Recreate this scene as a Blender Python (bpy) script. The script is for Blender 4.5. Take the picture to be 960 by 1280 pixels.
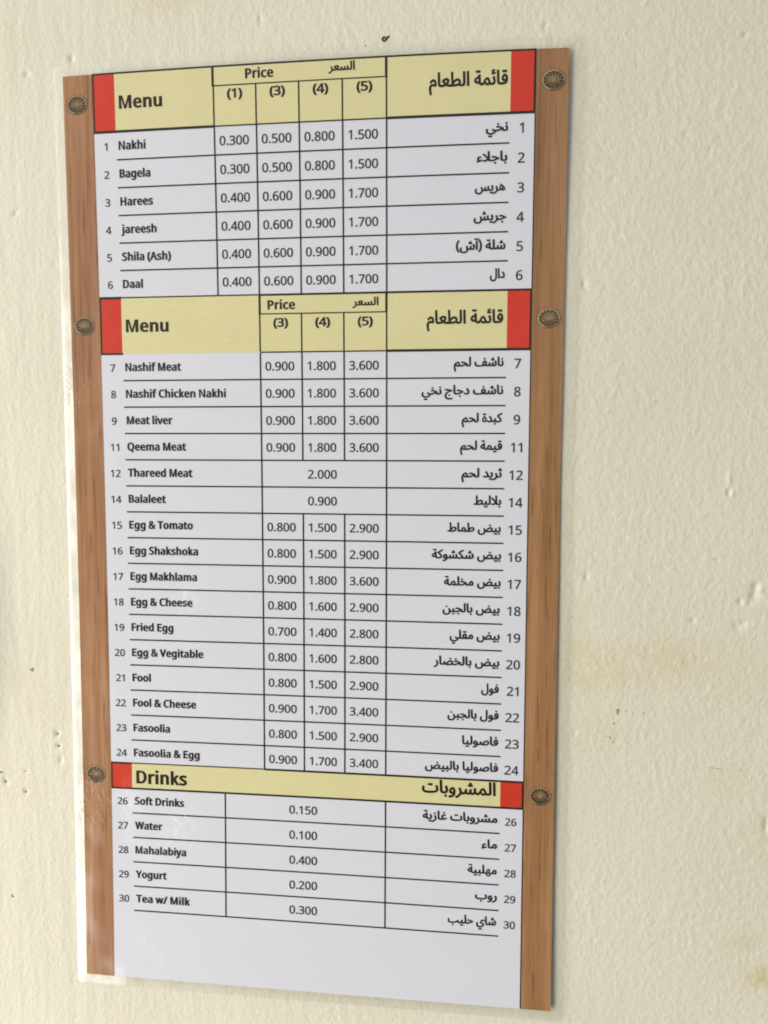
import bpy, math, random
import numpy as np
from mathutils import Vector, Matrix
from mathutils.geometry import delaunay_2d_cdt

for o in list(bpy.data.objects):
    bpy.data.objects.remove(o)
SC = bpy.context.scene
COL = SC.collection
MM = 0.001


def W(x, y, z):
    """sheet millimetres (x right, y up, z out of the wall) -> world metres"""
    return Vector((x * MM, -z * MM, y * MM))


# ------------------------------------------------------------------ camera
cam_d = bpy.data.cameras.new("camera")
cam_d.sensor_fit = 'VERTICAL'
cam_d.sensor_height = 24.0
cam_d.lens = 972.42 / 1280.0 * 24.0
cam_d.clip_start = 0.01
cam_d.clip_end = 50.0
cam = bpy.data.objects.new("camera", cam_d)
COL.objects.link(cam)
R = ((0.99368704, 0.00200708, -0.11216972),
     (-0.01100338, 0.99676287, -0.07964116),
     (0.11164677, 0.08037263, 0.99049242))
rows_w = [Vector((r[0], -r[2], r[1])) for r in R]
mw = Matrix((rows_w[0], rows_w[1], rows_w[2])).transposed().to_4x4()
mw.translation = W(183.427, -165.402, 344.900)
cam.matrix_world = mw
SC.camera = cam

# ------------------------------------------------------------------ light
world = bpy.data.worlds.new("World")
SC.world = world
world.use_nodes = True
wn = world.node_tree
bg = wn.nodes['Background']
sky = wn.nodes.new('ShaderNodeTexSky')
sky.sky_type = 'NISHITA'
sky.sun_disc = False
sky.sun_elevation = math.radians(38)
sky.sun_rotation = math.radians(250)
sky.dust_density = 3.0
hs = wn.nodes.new('ShaderNodeHueSaturation')     # hazy, whitish sky
hs.inputs['Saturation'].default_value = 0.35
wn.links.new(sky.outputs['Color'], hs.inputs['Color'])
wn.links.new(hs.outputs['Color'], bg.inputs['Color'])
bg.inputs['Strength'].default_value = 0.15

# the bright open side of the place, low on the left: the one source of the light
ld = bpy.data.lights.new("open_side_light", 'AREA')
ld.shape = 'RECTANGLE'
ld.size = 0.7
ld.size_y = 1.7
ld.energy = 30.8
ld.color = (1.0, 0.975, 0.925)
lo = bpy.data.objects.new("open_side_light", ld)
COL.objects.link(lo)
lp = W(-1060, -690, 1030)
lo.location = lp
lo.rotation_euler = (W(90, -220, 0) - lp).to_track_quat('-Z', 'Y').to_euler()

SC.view_settings.view_transform = 'Standard'
SC.view_settings.look = 'None'
SC.view_settings.gamma = 1.0
SC.view_settings.use_curve_mapping = False
SC.view_settings.exposure = 0.0
SC.cycles.filter_width = 1.9          # a phone picture is a little soft


# ------------------------------------------------------------------ helpers
def srgb(r, g, b):
    def f(c):
        c /= 255.0
        return c / 12.92 if c <= 0.04045 else ((c + 0.055) / 1.055) ** 2.4
    return (f(r), f(g), f(b), 1.0)


class Nodes:
    def __init__(self, name):
        self.m = bpy.data.materials.new(name)
        self.m.use_nodes = True
        self.t = self.m.node_tree
        self.b = self.t.nodes['Principled BSDF']
        self.out = self.t.nodes['Material Output']
        self._oc = None

    def n(self, kind, **kw):
        nd = self.t.nodes.new(kind)
        for k, v in kw.items():
            setattr(nd, k, v)
        return nd

    def l(self, a, b):
        self.t.links.new(a, b)

    def coord(self, scale=(1, 1, 1), loc=(0, 0, 0)):
        if self._oc is None:
            self._oc = self.n('ShaderNodeTexCoord').outputs['Object']
        mp = self.n('ShaderNodeMapping')
        mp.inputs['Scale'].default_value = scale
        mp.inputs['Location'].default_value = loc
        self.l(self._oc, mp.inputs['Vector'])
        return mp.outputs['Vector']

    def noise(self, vec, scale, detail=3, rough=0.5, dist=0.0):
        nd = self.n('ShaderNodeTexNoise')
        nd.inputs['Scale'].default_value = scale
        nd.inputs['Detail'].default_value = detail
        nd.inputs['Roughness'].default_value = rough
        nd.inputs['Distortion'].default_value = dist
        self.l(vec, nd.inputs['Vector'])
        return nd.outputs['Fac']

    def ramp(self, fac, stops, interp='LINEAR'):
        r = self.n('ShaderNodeValToRGB')
        r.color_ramp.interpolation = interp
        e = r.color_ramp.elements
        while len(e) < len(stops):
            e.new(0.5)
        for i, (p, c) in enumerate(stops):
            e[i].position = p
            e[i].color = c
        self.l(fac, r.inputs['Fac'])
        return r.outputs['Color']

    def mix(self, fac, a, b, mode='MIX'):
        x = self.n('ShaderNodeMix', data_type='RGBA', blend_type=mode)
        for sock, v in ((0, fac), (6, a), (7, b)):
            if hasattr(v, 'is_linked'):
                self.l(v, x.inputs[sock])
            else:
                x.inputs[sock].default_value = v
        return x.outputs[2]

    def math(self, op, a, b):
        x = self.n('ShaderNodeMath', operation=op)
        for i, v in enumerate((a, b)):
            if hasattr(v, 'is_linked'):
                self.l(v, x.inputs[i])
            else:
                x.inputs[i].default_value = v
        return x.outputs[0]


def crinkle(N):
    """the slightly wavy, dimpled face of the laminating film"""
    v = N.coord()
    a = N.noise(v, 26, 2, 0.5)
    d = N.noise(v, 420, 2, 0.55, 0.3)
    patch = N.ramp(N.noise(N.coord(loc=(3.1, 0, 1.7)), 17, 2, 0.5), [(0.56, (0, 0, 0, 1)), (0.75, (0.6, 0.6, 0.6, 1))])
    for cx, cy, r in ((50.5, -345.0, 0.017), (55.0, -235.0, 0.014), (79.0, -111.0, 0.022), (62.0, -280.0, 0.012)):
        vd = N.n('ShaderNodeVectorMath', operation='DISTANCE')
        N.l(v, vd.inputs[0])
        vd.inputs[1].default_value = W(cx, cy, 0) - W(110.8, -420.0, 0)
        patch = N.mix(1.0, patch, N.ramp(N.math('DIVIDE', vd.outputs['Value'], r), [(0.25, (0.9, 0.9, 0.9, 1)), (1.0, (0, 0, 0, 1))]), 'ADD')
    dd = N.math('MULTIPLY', d, patch)
    b1 = N.n('ShaderNodeBump')
    b1.inputs['Strength'].default_value = 1.0
    b1.inputs['Distance'].default_value = 0.0022
    N.l(a, b1.inputs['Height'])
    b2 = N.n('ShaderNodeBump')
    b2.inputs['Strength'].default_value = 1.0
    b2.inputs['Distance'].default_value = 0.0006
    N.l(dd, b2.inputs['Height'])
    N.l(b1.outputs['Normal'], b2.inputs['Normal'])
    return b2.outputs['Normal']


def laminated(N, rough=0.19):
    b = N.b
    b.inputs['Roughness'].default_value = 0.8
    b.inputs['Specular IOR Level'].default_value = 0.0
    b.inputs['Coat Weight'].default_value = 0.6
    b.inputs['Coat Roughness'].default_value = rough
    b.inputs['Coat IOR'].default_value = 1.5
    N.l(crinkle(N), b.inputs['Coat Normal'])


def printed(name, col, var=0.03, rough=0.19):
    """flat print colour with the faint mottling of an inkjet"""
    N = Nodes(name)
    f = N.noise(N.coord(), 900, 3, 0.6)
    g = N.noise(N.coord(), 45, 2, 0.5)
    lo_ = tuple(c * (1 - var) for c in col[:3]) + (1,)
    hi_ = tuple(min(1, c * (1 + var)) for c in col[:3]) + (1,)
    h = N.math('ADD', N.math('MULTIPLY', f, 0.6), N.math('MULTIPLY', g, 0.4))
    N.l(N.ramp(h, [(0.35, lo_), (0.65, hi_)]), N.b.inputs['Base Color'])
    laminated(N, rough)
    return N.m


M = {}
M['paper'] = printed('white_paper', (0.648, 0.645, 0.68, 1), 0.012)
M['yellow'] = printed('yellow_print', (0.655, 0.60, 0.315, 1), 0.035)
M['red'] = printed('red_print', (0.57, 0.047, 0.026, 1), 0.05)
M['ink'] = printed('black_ink', (0.027, 0.022, 0.016, 1), 0.1)
M['ink_soft'] = printed('grey_ink', (0.036, 0.033, 0.029, 1), 0.1)
M['rose_dark'] = printed('dark_brass_print', (0.075, 0.050, 0.027, 1), 0.35)
M['rose_mid'] = printed('mid_brass_print', (0.18, 0.118, 0.060, 1), 0.35)
M['rose_tan'] = printed('tan_brass_print', (0.31, 0.215, 0.115, 1), 0.3)
M['rose_light'] = printed('light_brass_print', (0.40, 0.30, 0.165, 1), 0.25)


def wood_print(name, shift, tint):
    N = Nodes(name)
    a = N.noise(N.coord((1, 1, 0.012), (shift, 0, 0)), 300, 3, 0.55, 0.4)
    b = N.noise(N.coord((1, 1, 0.022), (shift * 2, 0, 0)), 1400, 3, 0.65, 0.2)
    c = N.noise(N.coord((1, 1, 0.10), (shift, 0, 5)), 120, 3, 0.5, 0.8)
    h = N.math('ADD', N.math('MULTIPLY', a, 0.5), N.math('ADD', N.math('MULTIPLY', b, 0.3), N.math('MULTIPLY', c, 0.2)))
    base = N.ramp(h, [(0.36, tuple(q * t for q, t in zip((0.235, 0.108, 0.044), tint)) + (1,)),
                      (0.47, tuple(q * t for q, t in zip((0.345, 0.165, 0.070), tint)) + (1,)),
                      (0.56, tuple(q * t for q, t in zip((0.405, 0.200, 0.090), tint)) + (1,)),
                      (0.66, tuple(q * t for q, t in zip((0.50, 0.275, 0.135), tint)) + (1,))])
    s = N.noise(N.coord((1, 1, 0.045), (shift * 5, 0, 2)), 900, 2, 0.5)
    sm = N.ramp(s, [(0.61, (0, 0, 0, 1)), (0.70, (1, 1, 1, 1))])
    col = N.mix(N.math('MULTIPLY', sm, 0.55), base, (0.13, 0.055, 0.02, 1))
    N.l(col, N.b.inputs['Base Color'])
    laminated(N, 0.2)
    return N.m


M['wood_a'] = wood_print('wood_print_left', 0.31, (0.95, 0.975, 1.08))
M['wood_b'] = wood_print('wood_print_right', 0.87, (0.86, 0.915, 0.93))

# clear laminating film: what is behind shows through, the sky glances off
N = Nodes('clear_film')
N.t.nodes.remove(N.b)
tr = N.n('ShaderNodeBsdfTransparent')
tr.inputs['Color'].default_value = (0.993, 0.993, 0.985, 1)
gl = N.n('ShaderNodeBsdfGlossy')
gl.inputs['Roughness'].default_value = 0.25
gl.inputs['Color'].default_value = (1, 1, 1, 1)
lw = N.n('ShaderNodeLayerWeight')
lw.inputs['Blend'].default_value = 0.5
fac = N.math('ADD', N.math('MULTIPLY', N.math('POWER', lw.outputs['Facing'], 5.0), 0.85), 0.095)
nrm = crinkle(N)
N.l(nrm, gl.inputs['Normal'])
mx = N.n('ShaderNodeMixShader')
N.l(fac, mx.inputs['Fac'])
N.l(tr.outputs['BSDF'], mx.inputs[1])
N.l(gl.outputs['BSDF'], mx.inputs[2])
N.l(mx.outputs['Shader'], N.out.inputs['Surface'])
M['film'] = N.m

# painted plaster
N = Nodes('cream_wall_paint')
at = N.n('ShaderNodeAttribute', attribute_name='stain')
base = N.ramp(N.noise(N.coord(), 9, 3, 0.55), [(0.3, (0.68, 0.638, 0.495, 1)), (0.7, (0.715, 0.678, 0.537, 1))])
col = N.mix(at.outputs['Fac'], base, (0.60, 0.50, 0.25, 1))
sp = N.noise(N.coord(loc=(1, 2, 3)), 210, 2, 0.5)
spm = N.ramp(sp, [(0.745, (0, 0, 0, 1)), (0.78, (1, 1, 1, 1))])
col = N.mix(N.math('MULTIPLY', spm, 0.22), col, (0.42, 0.35, 0.22, 1))
N.l(col, N.b.inputs['Base Color'])
N.b.inputs['Roughness'].default_value = 0.62
N.b.inputs['Specular IOR Level'].default_value = 0.25
bp = N.n('ShaderNodeBump')
bp.inputs['Strength'].default_value = 0.6
bp.inputs['Distance'].default_value = 0.0005
N.l(N.noise(N.coord((1, 1, 0.8)), 520, 3, 0.55, 0.4), bp.inputs['Height'])
N.l(bp.outputs['Normal'], N.b.inputs['Normal'])
M['wall'] = N.m


def plain(name, col, rough=0.7):
    N = Nodes(name)
    f = N.noise(N.coord(), 1500, 3, 0.6)
    N.l(N.ramp(f, [(0.3, tuple(c * 0.75 for c in col) + (1,)), (0.7, tuple(min(1, c * 1.2) for c in col) + (1,))]), N.b.inputs['Base Color'])
    N.b.inputs['Roughness'].default_value = rough
    return N.m


M['chip_grey'] = plain('chip_shade', (0.22, 0.20, 0.15))  # shade inside small holes of the wall, put into the colour
M['chip_brown'] = plain('brown_stain', (0.36, 0.255, 0.13))
M['fleck'] = plain('dark_fleck', (0.035, 0.012, 0.010))

# ------------------------------------------------------------------ surfaces
POLY = [((0, 2), 4.21), ((1, 1), 0.22), ((2, 0), 0.73), ((0, 3), 0.03), ((1, 2), 0.31),
        ((2, 1), -0.95), ((0, 4), -0.02), ((1, 3), 0.06), ((2, 2), -1.79)]


def sheet_z(x, y):
    """how far the curled sheet stands off, in mm"""
    u = (x - 115.0) / 115.0
    v = (y + 210.0) / 210.0
    return sum(a * u ** i * v ** j for (i, j), a in POLY)


WALL_Z = -0.55
BASE = (110.8, -420.0, 0.0)      # foot of the menu sheet, where its Empty stands
BASE_W = W(*BASE)


def P(x, y, off):
    """a point of the sheet: its curl, and the slight uneven stretch of the print in its own plane"""
    z = sheet_z(x, y)
    k = 1 + 0.0019 * z
    return W(183.4 + (x - 183.4) * k, -165.4 + (y + 165.4) * k, 0.35 * z + off) - BASE_W


def mesh_obj(name, verts, faces, mats, parent=None, face_mats=None, smooth=False):
    me = bpy.data.meshes.new(name)
    me.from_pydata([tuple(v) for v in verts], [], faces)
    for m in (mats if isinstance(mats, (list, tuple)) else [mats]):
        me.materials.append(m)
    if face_mats:
        me.polygons.foreach_set('material_index', face_mats)
    if smooth:
        me.polygons.foreach_set('use_smooth', [True] * len(me.polygons))
    me.update()
    o = bpy.data.objects.new(name, me)
    COL.objects.link(o)
    if parent is not None:
        o.parent = parent
    return o


class MB:
    """collects flat pieces that lie on the curled sheet"""
    def __init__(self):
        self.v, self.f, self.mi = [], [], []

    def rect(self, x0, x1, y0, y1, off, step=6.0, mi=0):
        nx = max(1, int(math.ceil(abs(x1 - x0) / step)))
        ny = max(1, int(math.ceil(abs(y1 - y0) / step)))
        b = len(self.v)
        for j in range(ny + 1):
            for i in range(nx + 1):
                self.v.append(P(x0 + (x1 - x0) * i / nx, y0 + (y1 - y0) * j / ny, off))
        for j in range(ny):
            for i in range(nx):
                a = b + j * (nx + 1) + i
                self.f.append((a, a + 1, a + nx + 2, a + nx + 1))
                self.mi.append(mi)

    def fan(self, pts, off, mi=0):
        b = len(self.v)
        for x, y in pts:
            self.v.append(P(x, y, off))
        self.f.append(tuple(range(b, b + len(pts))))
        self.mi.append(mi)

    def tris(self, pts, tri, off, mi=0):
        b = len(self.v)
        for x, y in pts:
            self.v.append(P(x, y, off))
        for t in tri:
            self.f.append(tuple(b + q for q in t))
            self.mi.append(mi)

    def build(self, name, mats, parent):
        return mesh_obj(name, self.v, self.f, mats, parent, self.mi)


def tag(o, label, cat=None, group=None, kind=None):
    o['label'] = label
    if cat:
        o['category'] = cat
    if group:
        o['group'] = group
    if kind:
        o['kind'] = kind
    return o


# ------------------------------------------------------------------ the wall
def hash2(ix, iy, seed):
    h = (ix.astype(np.int64) * 374761393 + iy.astype(np.int64) * 668265263 + seed * 974711) & 0xffffffff
    h = ((h ^ (h >> 13)) * 1274126177) & 0xffffffff
    h = (h ^ (h >> 16)) & 0xffffffff
    return h.astype(np.float64) / 4294967295.0


def vnoise(x, y, s, seed):
    """smooth lattice noise, cells of s millimetres, about -1..1"""
    x = x / s
    y = y / s
    ix = np.floor(x)
    iy = np.floor(y)
    fx = x - ix
    fy = y - iy
    r = 0
    gx = fx * fx * fx * (fx * (fx * 6 - 15) + 10)
    gy = fy * fy * fy * (fy * (fy * 6 - 15) + 10)
    for dx in (0, 1):
        for dy in (0, 1):
            a = hash2(ix + dx, iy + dy, seed) * 6.2832
            d = np.cos(a) * (fx - dx) + np.sin(a) * (fy - dy)
            r = r + d * (gx if dx else 1 - gx) * (gy if dy else 1 - gy)
    return r * 1.5


def axis(lo, hi, step, far_lo, far_hi):
    a = list(np.arange(lo, hi, step))
    d, v = step, lo
    while v > far_lo:
        d *= 1.5
        v -= d
        a.insert(0, v)
    d, v = step, a[-1]
    while v < far_hi:
        d *= 1.5
        v += d
        a.append(v)
    return np.array(a)


xs = axis(-75, 345, 0.8, -1500, 1700)
ys = axis(-480, 70, 0.8, -1500, 1300)
GX, GY = np.meshgrid(xs, ys)
# roller texture: short rounded bumps, calmer and more streaky on the left
wx = GX + 2.2 * vnoise(GX, GY, 9, 11)
wy = GY + 2.2 * vnoise(GX, GY, 9, 12)
right = 1 / (1 + np.exp(-(GX - 60) / 40.0))
peel = vnoise(wx + 0.5 * wy, wy * 0.75, 3.6, 1) * 0.42 + vnoise(wx + 0.35 * wy, wy * 0.8, 2.3, 2) * 0.5 + vnoise(wx, wy, 1.7, 9) * 0.2
peel = np.where(peel > 0, peel ** 1.0 * 1.15, peel * 0.6)
streak = vnoise(GX, GY * 0.12, 6.0, 3) + 0.5 * vnoise(GX, GY * 0.2, 2.6, 4)
H = peel * (0.062 + 0.13 * right) * (0.75 + 0.5 * vnoise(GX, GY, 45, 5))
H += streak * 0.10 * (1 - right) + 0.02 * streak
H += 0.16 * vnoise(GX, GY, 60, 6) + 0.2 * vnoise(GX, GY, 170, 7)


def bump(cx, cy, sx, sy, h, rot=0.0, p=1.0):
    c, s = math.cos(rot), math.sin(rot)
    dx, dy = GX - cx, GY - cy
    a = (dx * c + dy * s) / sx
    b = (-dx * s + dy * c) / sy
    return h * np.exp(-((a * a + b * b) ** p))


# burst bubbles, nicks and ridges seen in the paint
for cx_, cy_, sx_, sy_, h_, r_ in [
        (304.9, -223.6, 1.5, 1.7, -0.55, 0.3), (304.3, -227.6, 1.9, 2.2, -0.6, 0), (307.0, -224.6, 0.7, 1.2, 0.3, 0),
        (298.7, -230.5, 0.8, 1.3, -0.6, 0), (302.6, -231.2, 0.8, 1.0, -0.35, 0), (297.6, -241.0, 1.6, 2.2, -0.4, 0.3),
        (300.3, -240.0, 1.3, 1.5, -0.35, 0), (279.4, -239.2, 1.0, 0.9, -0.45, 0), (288.6, -212.6, 1.0, 0.8, -0.3, 0),
        (292.3, -178.0, 0.7, 4.0, 0.30, 0), (292.5, -183.6, 0.9, 1.6, -0.55, 0), (293.8, -183.6, 0.8, 1.3, 0.35, 0),
        (295.9, -181.5, 0.6, 1.6, 0.22, 0), (233.9, -220.7, 0.8, 2.0, -0.45, 0), (230.1, -94.9, 0.7, 2.0, -0.5, 0.1),
        (252.1, 17.7, 0.9, 0.8, 0.4, 0), (212.0, 11.4, 0.8, 0.9, -0.5, 0), (3.1, 8.8, 1.1, 1.4, -0.6, 0.2),
        (-18.4, 2.9, 1.4, 1.0, -0.5, 0), (-26.1, -57.7, 1.6, 0.9, -0.5, 0.4), (90.0, 20.5, 0.7, 3.2, -0.35, 0.1),
        (-14.1, -302.3, 1.2, 1.6, -0.6, 0), (-13.5, -308.2, 0.9, 1.3, -0.6, 0), (-12.5, -315.4, 1.1, 1.7, -0.6, 0),
        (-31.2, -332.0, 0.9, 1.6, -0.5, 0), (-30.8, -322.0, 0.7, 0.8, -0.5, 0), (-41.5, -327.5, 1.1, 1.6, -0.6, 0.4),
        (292.0, 3.0, 1.2, 1.0, -0.4, 0), (270.0, -35.0, 1.0, 0.8, -0.3, 0), (241.0, -52.0, 1.4, 0.9, -0.3, 0),
        (22.0, 24.0, 5.0, 0.8, 0.18, 0.1), (313.3, -329.1, 1.2, 4.0, -0.5, 0)]:
    H += bump(cx_, cy_, sx_ * 0.92, sy_ * 0.92, h_ * 1.4, r_)
# crack of the paint film running to the chip on the left
H += bump(-24.0, -270.5, 12.0, 0.7, -0.22, -0.05)
# swelling added so that its flank darkens the left margin of the view
H += bump(-58.0, -246.0, 12.0, 42.0, 7.0)
rp = random.Random(7)
for _ in range(110):                       # scattered pits and grains
    x_, y_ = rp.uniform(-46, 316), rp.uniform(-450, 36)
    if -3 < x_ < 226 and -424 < y_ < 3:
        continue
    H += bump(x_, y_, rp.uniform(0.5, 1.0), rp.uniform(0.5, 1.2), rp.choice((-0.28, -0.18, -0.2, 0.2)), rp.uniform(0, 3))
STAIN = np.zeros_like(GX)
for cx_, cy_, sx_, sy_, a_, r_ in [
        (266.0, -258.0, 20.0, 10.0, 0.34, 0.1), (240.0, -262.0, 14.0, 12.0, 0.26, 0), (231.0, -252.0, 6.0, 20.0, 0.22, 0),
        (300.0, -262.0, 16.0, 16.0, 0.14, 0), (240.0, -290.0, 12.0, 8.0, 0.14, 0), (313.0, -400.0, 7.5, 6.0, 0.75, 0.1),
        (306.0, -384.0, 9.0, 6.0, 0.26, 0.3), (48.0, 31.0, 16.0, 7.0, 0.22, 0), (-36.0, -330.0, 14.0, 12.0, 0.10, 0),
        (-30.0, -276.0, 10.0, 7.0, 0.12, 0), (300.0, -310.0, 14.0, 9.0, 0.14, 0), (-22.0, -290.0, 10.0, 10.0, 0.14, 0),
        (310.0, -335.0, 7.0, 10.0, 0.16, 0)]:
    STAIN += bump(cx_, cy_, sx_, sy_, a_, r_, 1.4)
n_ = vnoise(GX, GY, 8, 21) * 0.55 + vnoise(GX, GY, 2.4, 22) * 0.55 - 0.35 * peel
STAIN = np.clip(STAIN * (0.85 + 1.1 * n_), 0, 0.85)
ny_, nx_ = GX.shape
vz = WALL_Z + H
vv = np.stack([GX.ravel() * MM, -vz.ravel() * MM, GY.ravel() * MM], 1)
idx = np.arange(nx_ * ny_).reshape(ny_, nx_)
ff = np.stack([idx[:-1, :-1].ravel(), idx[:-1, 1:].ravel(), idx[1:, 1:].ravel(), idx[1:, :-1].ravel()], 1)
wall = mesh_obj('wall', vv.tolist(), ff.tolist(), M['wall'], smooth=True)
ca = wall.data.attributes.new('stain', 'FLOAT', 'POINT')
ca.data.foreach_set('value', STAIN.ravel())
tag(wall, 'cream painted plaster wall with a bumpy roller texture behind the menu', kind='structure')

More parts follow.
